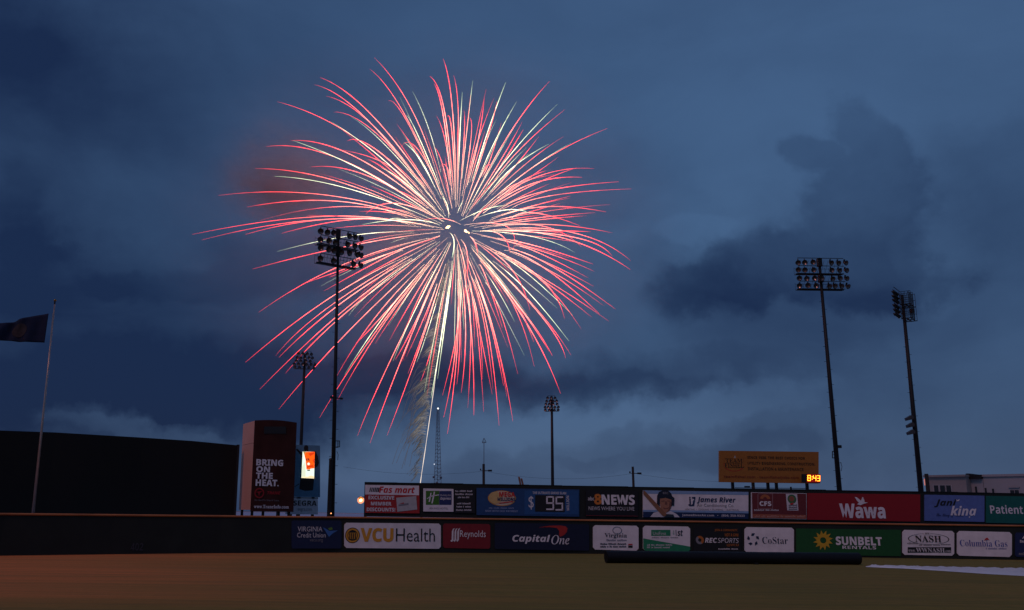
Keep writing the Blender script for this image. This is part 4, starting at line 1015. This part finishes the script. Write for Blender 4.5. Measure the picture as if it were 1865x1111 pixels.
# ------------------------------------------------------------------ firework
C0 = (832.0, 418.0); YFW = 250.0; RB_ = 470.0
def trail_mat():
    m = bpy.data.materials.new('burning_spark'); m.use_nodes = True; t_ = m.node_tree; b_ = t_.nodes['Principled BSDF']
    b_.inputs['Base Color'].default_value = (.02, .02, .02, 1)
    at = t_.nodes.new('ShaderNodeAttribute'); at.attribute_name = 'glow'
    t_.links.new(at.outputs['Color'], b_.inputs['Emission Color']); b_.inputs['Emission Strength'].default_value = 1
    return m
SPARK = trail_mat()
def spark_mesh(name, pts, rads, cols, n=5):
    mb_ = MB(); mb_.tube(pts, rads, n, False)
    me_ = bpy.data.meshes.new(name); me_.from_pydata([tuple(v) for v in mb_.v], [], mb_.f)
    ca_ = me_.color_attributes.new('glow', 'FLOAT_COLOR', 'POINT')
    fl = []
    for c in cols:
        for _ in range(n): fl += [c[0], c[1], c[2], 1]
    ca_.data.foreach_set('color', fl); me_.materials.append(SPARK); return me_
def lerp3(a, b_, f_): return tuple(x + (y - x) * f_ for x, y in zip(a, b_))
RC = dict(inner=(4.5, 2.8, 1.8), mid=(6.0, 1.45, 1.1), outer=(4.4, .26, .30), tip=(1.5, .06, .09))
WC = dict(inner=(3.4, 2.9, 1.8), mid=(3.4, 3.1, 2.0), outer=(2.0, 2.2, 1.4), tip=(.6, .85, .5))
fc = atY(C0[0], C0[1], YFW)
FW = thing('firework_burst', 'huge round burst of red and white firework sparks over the outfield', 'firework', fc)
PXM = YFW / FPX
NSP = 0
def trail(T, Mp, c='r', S=None, w=1.0, dim=1.0, r0=None, k_=28):
    """one spark path: S start, Mp a point half way, T tip (bearings as in the photograph), laid out in depth on a sphere"""
    global NSP
    if S is None:
        d = math.hypot(Mp[0] - C0[0], Mp[1] - C0[1]); rr = r0 if r0 else min(random.uniform(25, 115), d * .75)
        S = (C0[0] + (Mp[0] - C0[0]) / d * rr, C0[1] + (Mp[1] - C0[1]) / d * rr)
    Q = (2*Mp[0] - (S[0] + T[0]) / 2, 2*Mp[1] - (S[1] + T[1]) / 2)
    rT = max(20, math.hypot(T[0] - C0[0], T[1] - C0[1]))
    dz = math.sqrt(max(0, RB_**2 - rT**2)) * .85 * random.choice((-1, 1)) * PXM
    P = RC if c == 'r' else WC
    pts = []; rads = []; cols = []
    for i in range(k_ + 1):
        u = i / k_
        x = (1-u)**2*S[0] + 2*u*(1-u)*Q[0] + u*u*T[0]; y = (1-u)**2*S[1] + 2*u*(1-u)*Q[1] + u*u*T[1]
        fr_ = min(1.1, math.hypot(x - C0[0], y - C0[1]) / rT)
        pts.append(atY(x, y, YFW + dz * fr_) - fc)
        r_ = .43 * w * PXM * random.uniform(.85, 1.15) * (1 if u > .3 else .12 + .88 * (u / .3) ** 1.3) * (1 if u < .7 else 1 - .72 * ((u - .7) / .3) ** 1.4)
        rads.append(max(.018, r_))
        if u < .3: q = lerp3(P['inner'], P['mid'], u / .3)
        elif u < .7: q = lerp3(P['mid'], P['outer'], (u - .3) / .4)
        else: q = lerp3(P['outer'], P['tip'], (u - .7) / .3)
        fl_ = dim * random.uniform(.7, 1.25); cols.append(tuple(v * fl_ for v in q))
    link('spark_trail', spark_mesh('spark_trail', pts, rads, cols), FW); NSP += 1
TR = [((505,185),(640,246)),((583,141),(686,219)),((572,154),(663,212)),((594,175),(680,229)),((608,204),(690,247)),
((640,213),(714,277),'w'),((604,222),(690,284),'w'),((632,257),(690,276)),((608,271),(700,297)),((530,256),(650,287)),((534,256),(660,310),'w'),
((485,267),(620,290)),((465,307),(600,326)),((567,304),(669,320)),((500,321),(640,345),'w'),((398,356),(600,356)),((450,377),(610,366)),((473,402),(640,376)),
((350,427),(590,394)),((368,437),(600,399)),((447,427),(620,398)),((513,425),(650,399)),((505,458),(640,429),'w',None,1.25),((460,490),(640,447)),((471,569),(620,484)),((552,517),(650,482)),
((447,660),(600,543)),((502,648),(610,551)),((508,651),(620,553)),((473,709),(630,562)),((520,680),(620,578)),((508,745),(640,598)),((635,575),(690,520),'w'),
((582,761),(680,610)),((615,728),(694,597)),((613,686),(685,576)),((628,682),(700,575),'w'),((648,625),(700,571)),((707,594),(748,530),'w'),
((651,794),(715,648)),((674,807),(737,640)),((705,793),(760,645)),((716,657),(758,560),'w'),((720,655),(762,575)),((740,650),(775,572)),((759,660),(783,590),'w',None,1.1),
((743,680),(775,595)),((765,697),(790,618)),((785,725),(803,618),'w',None,1.5),((790,700),(808,590),'w'),((797,690),(811,585),'w'),((806,617),(816,553),'w'),
((806,720),(836,580)),((808,760),(832,610)),((815,790),(833,630)),((840,715),(848,600)),((852,743),(857,590)),((863,756),(858,600)),((881,750),(868,590)),((865,632),(860,540)),
((898,709),(880,580)),((909,775),(888,600)),((917,702),(892,585)),((934,767),(898,600)),((923,723),(896,590)),((943,681),(910,565)),((973,668),(930,545)),((972,623),(935,545)),
((1021,717),(960,590)),((1006,648),(955,570)),((1040,647),(975,560)),((1030,652),(983,572)),((1036,621),(960,530),'w'),((965,565),(930,488)),((915,597),(885,505)),((838,585),(848,510)),
((1059,600),(985,510)),((1028,580),(985,507)),((1043,574),(960,498),'w',None,1.4),((1078,578),(985,508)),((1109,585),(990,507)),((1091,571),(990,487)),((1121,563),(1000,482)),
((1071,506),(980,460)),((1082,494),(985,457)),((1080,481),(980,449)),((1148,491),(1020,432)),((1149,475),(1040,423)),((1115,467),(1040,431)),((1047,460),(970,431),'w'),
((1059,450),(985,411)),((1076,422),(1000,420)),((1056,411),(975,388)),((1104,386),(985,377)),((1084,387),(985,396)),((1068,393),(985,400)),((1150,344),(1000,357)),((1127,331),(985,350)),
((1082,307),(970,325)),((1060,323),(965,336)),((1009,318),(940,335)),((1039,357),(975,374)),((1017,286),(950,334)),((1106,234),(985,295)),((1040,261),(960,312),'w'),((1000,262),(935,304),'w'),
((1028,200),(945,274)),((1015,190),(935,275),'w',None,1.2),((1001,148),(930,240)),((941,185),(900,260),'w'),((921,150),(890,235),'w',None,1.2),((951,222),(910,295)),((953,236),(920,290)),((981,249),(935,306)),
((900,178),(868,265)),((882,177),(872,250)),((905,185),(885,260)),((913,224),(893,290)),((894,307),(880,312)),((861,147),(850,240),'w'),((854,214),(858,250)),
((807,107),(824,200)),((826,137),(835,215)),((783,139),(808,195)),((790,152),(806,203)),((842,168),(838,240),'w'),((845,200),(845,255)),((795,211),(812,262)),((814,213),(823,240)),
((751,166),(780,232),'w'),((682,105),(750,200)),((674,126),(735,205)),((707,184),(745,228)),((740,210),(764,252),'w'),((723,226),(760,280)),((731,267),(765,277)),((735,259),(765,290),'w'),
((790,267),(806,300)),((800,305),(815,307)),((670,290),(720,322)),((695,306),(740,335),'w'),
((804,359),(814,372),'w',(817,396),1.2),((765,402),(805,398),'r',(839,409)),((926,374),(885,381),'w',(838,402),1.4),((964,388),(925,382),'w',(870,396),1.3),((844,364),(838,376),'w',(833,388)),((890,372),(874,388),'r',(861,403)),
((660,409),(743,400),'w',(801,410),1.3),((666,390),(718,370),'r',(790,395)),((934,456),(922,412),'r',(845,410)),((929,461),(915,430),'r',(880,420)),((870,462),(865,442),'r',(855,430),1.2),
((823,470),(827,440),'w',(819,424),1.5),((849,560),(845,480),'r',(827,426)),((850,510),(851,462),'r',(839,436)),
((840,660),(838,560)),((832,700),(838,590)),((879,690),(872,590)),((1000,640),(950,565)),((745,120+330),(790,434)),((1020,370),(950,390)),((560,392),(690,398)),((600,505),(700,465)),((590,530),(700,470))]
for q in TR:
    T = q[0]; Mp = q[1]; c = q[2] if len(q) > 2 else 'r'; S = q[3] if len(q) > 3 else None; w = q[4] if len(q) > 4 else 1.0
    trail(T, Mp, c, S, w * random.uniform(.85, 1.15))
# shorter sparks that fly towards or away from the field fill the inner burst
rf = random.Random(11)
for i in range(76):
    a = 2 * math.pi * (i + rf.uniform(-.4, .4)) / 76; ll = rf.uniform(120, 290); ra_ = rf.uniform(22, 105)
    dx, dy = math.cos(a), math.sin(a); dr = rf.uniform(4, 26) * (ll / 250)
    T = (C0[0] + dx * ll, C0[1] + dy * ll + dr); Mp = (C0[0] + dx * (ll + ra_) / 2, C0[1] + dy * (ll + ra_) / 2 + dr * .2)
    trail(T, Mp, 'w' if rf.random() < .22 else 'r', (C0[0] + dx * ra_, C0[1] + dy * ra_), rf.uniform(.55, .95), rf.uniform(.6, 1), k_=12)
for (x, y, r_) in ((816, 413.5, 3.4), (848.5, 421, 3.2), (854, 424, 2.2)):
    bo_ = bulb('burst_core', atY(x, y, YFW - 1) - fc, r_ * PXM * .8, (1, .60, .30), 4.5 if x < 850 else 2.5, FW, 'burst_core_a' if x < 850 else 'burst_core_b')
    bo_.scale = (1.5, 1.1, .85); bo_.rotation_euler = (0, R(-25 if x < 830 else 40), 0)
    for v in bo_.data.vertices: v.co *= 1 + .35 * math.sin(v.co.x * 9 + y) * math.cos(v.co.z * 7)

# rising rocket trail with falling glitter
path = [(765, 884), (768, 862), (774, 822), (780, 780), (786, 738), (792, 695), (798, 650), (804, 605), (810, 560), (816, 515), (821, 475)]
YC = YFW - 4
k0 = atY(765, 930, YC)
CT = thing('rocket_trail', 'white hot trail of a rising rocket with pale glitter falling to its left', 'firework', k0)
fine = []
for i in range(len(path) - 1):
    for j in range(5): f_ = j / 5; fine.append((path[i][0] + (path[i+1][0] - path[i][0]) * f_, path[i][1] + (path[i+1][1] - path[i][1]) * f_))
fine.append(path[-1])
n_ = len(fine)
pts = [atY(x, y, YC) - k0 for x, y in fine]
cols = [lerp3((1.05, .88, .74), (.5, .44, .34), max(0, (i / n_ - .45) / .55)) for i in range(n_)]
link('bright_streak', spark_mesh('bright_streak', pts, [PXM * (.58 + .17 * math.sin(i * .9)) * (1 if i < n_ * .55 else 1 - .75 * (i / n_ - .55) / .45) for i in range(n_)], cols, 6), CT)
mv = []; mf = []; mc = []
rg = random.Random(5)
def hair(pts_, rad_, c0_, c1_):
    b_ = MB(); b_.tube(pts_, rad_, 3, False); o0 = len(mv)
    mv.extend(tuple(v) for v in b_.v); mf.extend(tuple(i + o0 for i in f) for f in b_.f)
    for i in range(len(pts_)):
        for _ in range(3): mc.append(lerp3(c0_, c1_, i / (len(pts_) - 1)))
def on_path(y):
    for (xa, ya), (xb, yb) in zip(path, path[1:]):
        if yb <= y <= ya: return xa + (xb - xa) * (ya - y) / (ya - yb)
    return path[-1][0]
ny = 1500
for i in range(ny):
    y = 474 + 398 * i / ny + rg.uniform(-2, 2)
    f_ = (y - 474) / 398
    W_ = 12 + 34 * math.sin(min(1, f_ * 1.35) * math.pi * .5) if f_ < .72 else 44 - 78 * (f_ - .72)
    wav = .75 + .25 * math.sin(y * .21) + .2 * math.sin(y * .073 + 1)
    W_ = max(6, W_ * wav * rg.uniform(.75, 1.15)); D_ = W_ * (.10 + .55 * min(1, f_ * 1.5)) * rg.uniform(.8, 1.25)
    if rg.random() > min(1, .12 + (880 - y) / 120): continue
    a_ = rg.uniform(0, .55); b_ = a_ + rg.uniform(.22, .5); dpt = rg.uniform(-5, 5); P_ = []
    for k_ in range(8):
        u = a_ + (b_ - a_) * k_ / 7; P_.append(atY(on_path(y) - 1 - W_ * u, y - (2 + 2.5 * f_) * math.sin(min(1, u * 1.5) * math.pi) + D_ * u * u, YC + dpt * u) - k0)
    br = rg.uniform(.06, .26) * (1.5 if f_ < .45 else 1.0) * (1 - .55 * a_) * (1 if f_ < .8 else .6)
    hair(P_, PXM * rg.uniform(.16, .36), (br * 1.5, br * 1.36, br * 1.2), (br * .34, br * .3, br * .3))
for i in range(26):      # longer strands drifting away at the left
    y = rg.uniform(660, 800); x = on_path(y) - rg.uniform(10, 30); wd = rg.uniform(15, 38); dn = rg.uniform(25, 70); P_ = []
    for k_ in range(8):
        u = k_ / 7; P_.append(atY(x - wd * u, y - 3 * math.sin(u * math.pi) + dn * u ** 1.7, YC - 5 * u) - k0)
    hair(P_, PXM * .35, (.10, .085, .08), (.05, .045, .055))
me = bpy.data.meshes.new('falling_glitter'); me.from_pydata(mv, [], mf)
ca_ = me.color_attributes.new('glow', 'FLOAT_COLOR', 'POINT'); fl = []
for c in mc: fl += [c[0], c[1], c[2], 1]
ca_.data.foreach_set('color', fl); me.materials.append(SPARK)
gl = link('falling_glitter', me, CT); gl['kind'] = 'stuff'

# ------------------------------------------------------------------ smoke hanging in the burst, lit by the sparks
def smoke(name, label, cx, cy, rx_, ry_, rz_, dens, Y, seed, thr=.42, nsc=1.5, pw=1.0):
    p = atY(cx, cy, Y)
    bm = bmesh.new(); bmesh.ops.create_icosphere(bm, subdivisions=3, radius=1); me_ = bpy.data.meshes.new(name); bm.to_mesh(me_); bm.free()
    o = link(name, me_, None, p); k_ = Y / FPX; o.scale = (rx_ * k_, rz_ * k_, ry_ * k_)
    m = bpy.data.materials.new(name); m.use_nodes = True; t_ = m.node_tree; t_.nodes.clear()
    out = t_.nodes.new('ShaderNodeOutputMaterial'); pv = t_.nodes.new('ShaderNodeVolumePrincipled')
    pv.inputs['Color'].default_value = (.97, .92, .92, 1); pv.inputs['Anisotropy'].default_value = 0
    tc_ = t_.nodes.new('ShaderNodeTexCoord'); gr = t_.nodes.new('ShaderNodeTexGradient'); gr.gradient_type = 'SPHERICAL'
    t_.links.new(tc_.outputs['Object'], gr.inputs[0])
    mp = t_.nodes.new('ShaderNodeMapping'); mp.inputs['Location'].default_value = (seed, seed * .7, 0); mp.inputs['Scale'].default_value = (1.6, 1.6, 2.4); t_.links.new(tc_.outputs['Object'], mp.inputs[0])
    no = t_.nodes.new('ShaderNodeTexNoise'); no.inputs['Scale'].default_value = nsc; no.inputs['Detail'].default_value = 4; no.inputs['Distortion'].default_value = .6; t_.links.new(mp.outputs[0], no.inputs['Vector'])
    r1 = t_.nodes.new('ShaderNodeMapRange'); t_.links.new(no.outputs['Fac'], r1.inputs[0]); r1.inputs[1].default_value = thr; r1.inputs[2].default_value = thr + .3
    m1 = t_.nodes.new('ShaderNodeMath'); m1.operation = 'MULTIPLY'; mpw = t_.nodes.new('ShaderNodeMath'); mpw.operation = 'POWER'; t_.links.new(gr.outputs['Fac'], mpw.inputs[0]); mpw.inputs[1].default_value = pw; t_.links.new(mpw.outputs[0], m1.inputs[0]); t_.links.new(r1.outputs[0], m1.inputs[1])
    m2 = t_.nodes.new('ShaderNodeMath'); m2.operation = 'MULTIPLY'; t_.links.new(m1.outputs[0], m2.inputs[0]); m2.inputs[1].default_value = dens
    t_.links.new(m2.outputs[0], pv.inputs['Density']); t_.links.new(pv.outputs[0], out.inputs['Volume'])
    me_.materials.append(m); o['kind'] = 'stuff'
    return o
smoke('firework_smoke', '', 760, 420, 520, 400, 380, .012, YFW, 3.1, .34)
smoke('drifting_smoke', '', 508, 346, 150, 62, 230, .32, YFW, 8.3, .36, 2.3, 2.0)
smoke('drifting_smoke', '', 525, 296, 150, 66, 230, .15, YFW, 2.7, .38, 2.3, 2.0)
smoke('drifting_smoke', '', 735, 415, 60, 60, 90, .06, YFW, 5.1, .38, 2.0, 1.6)
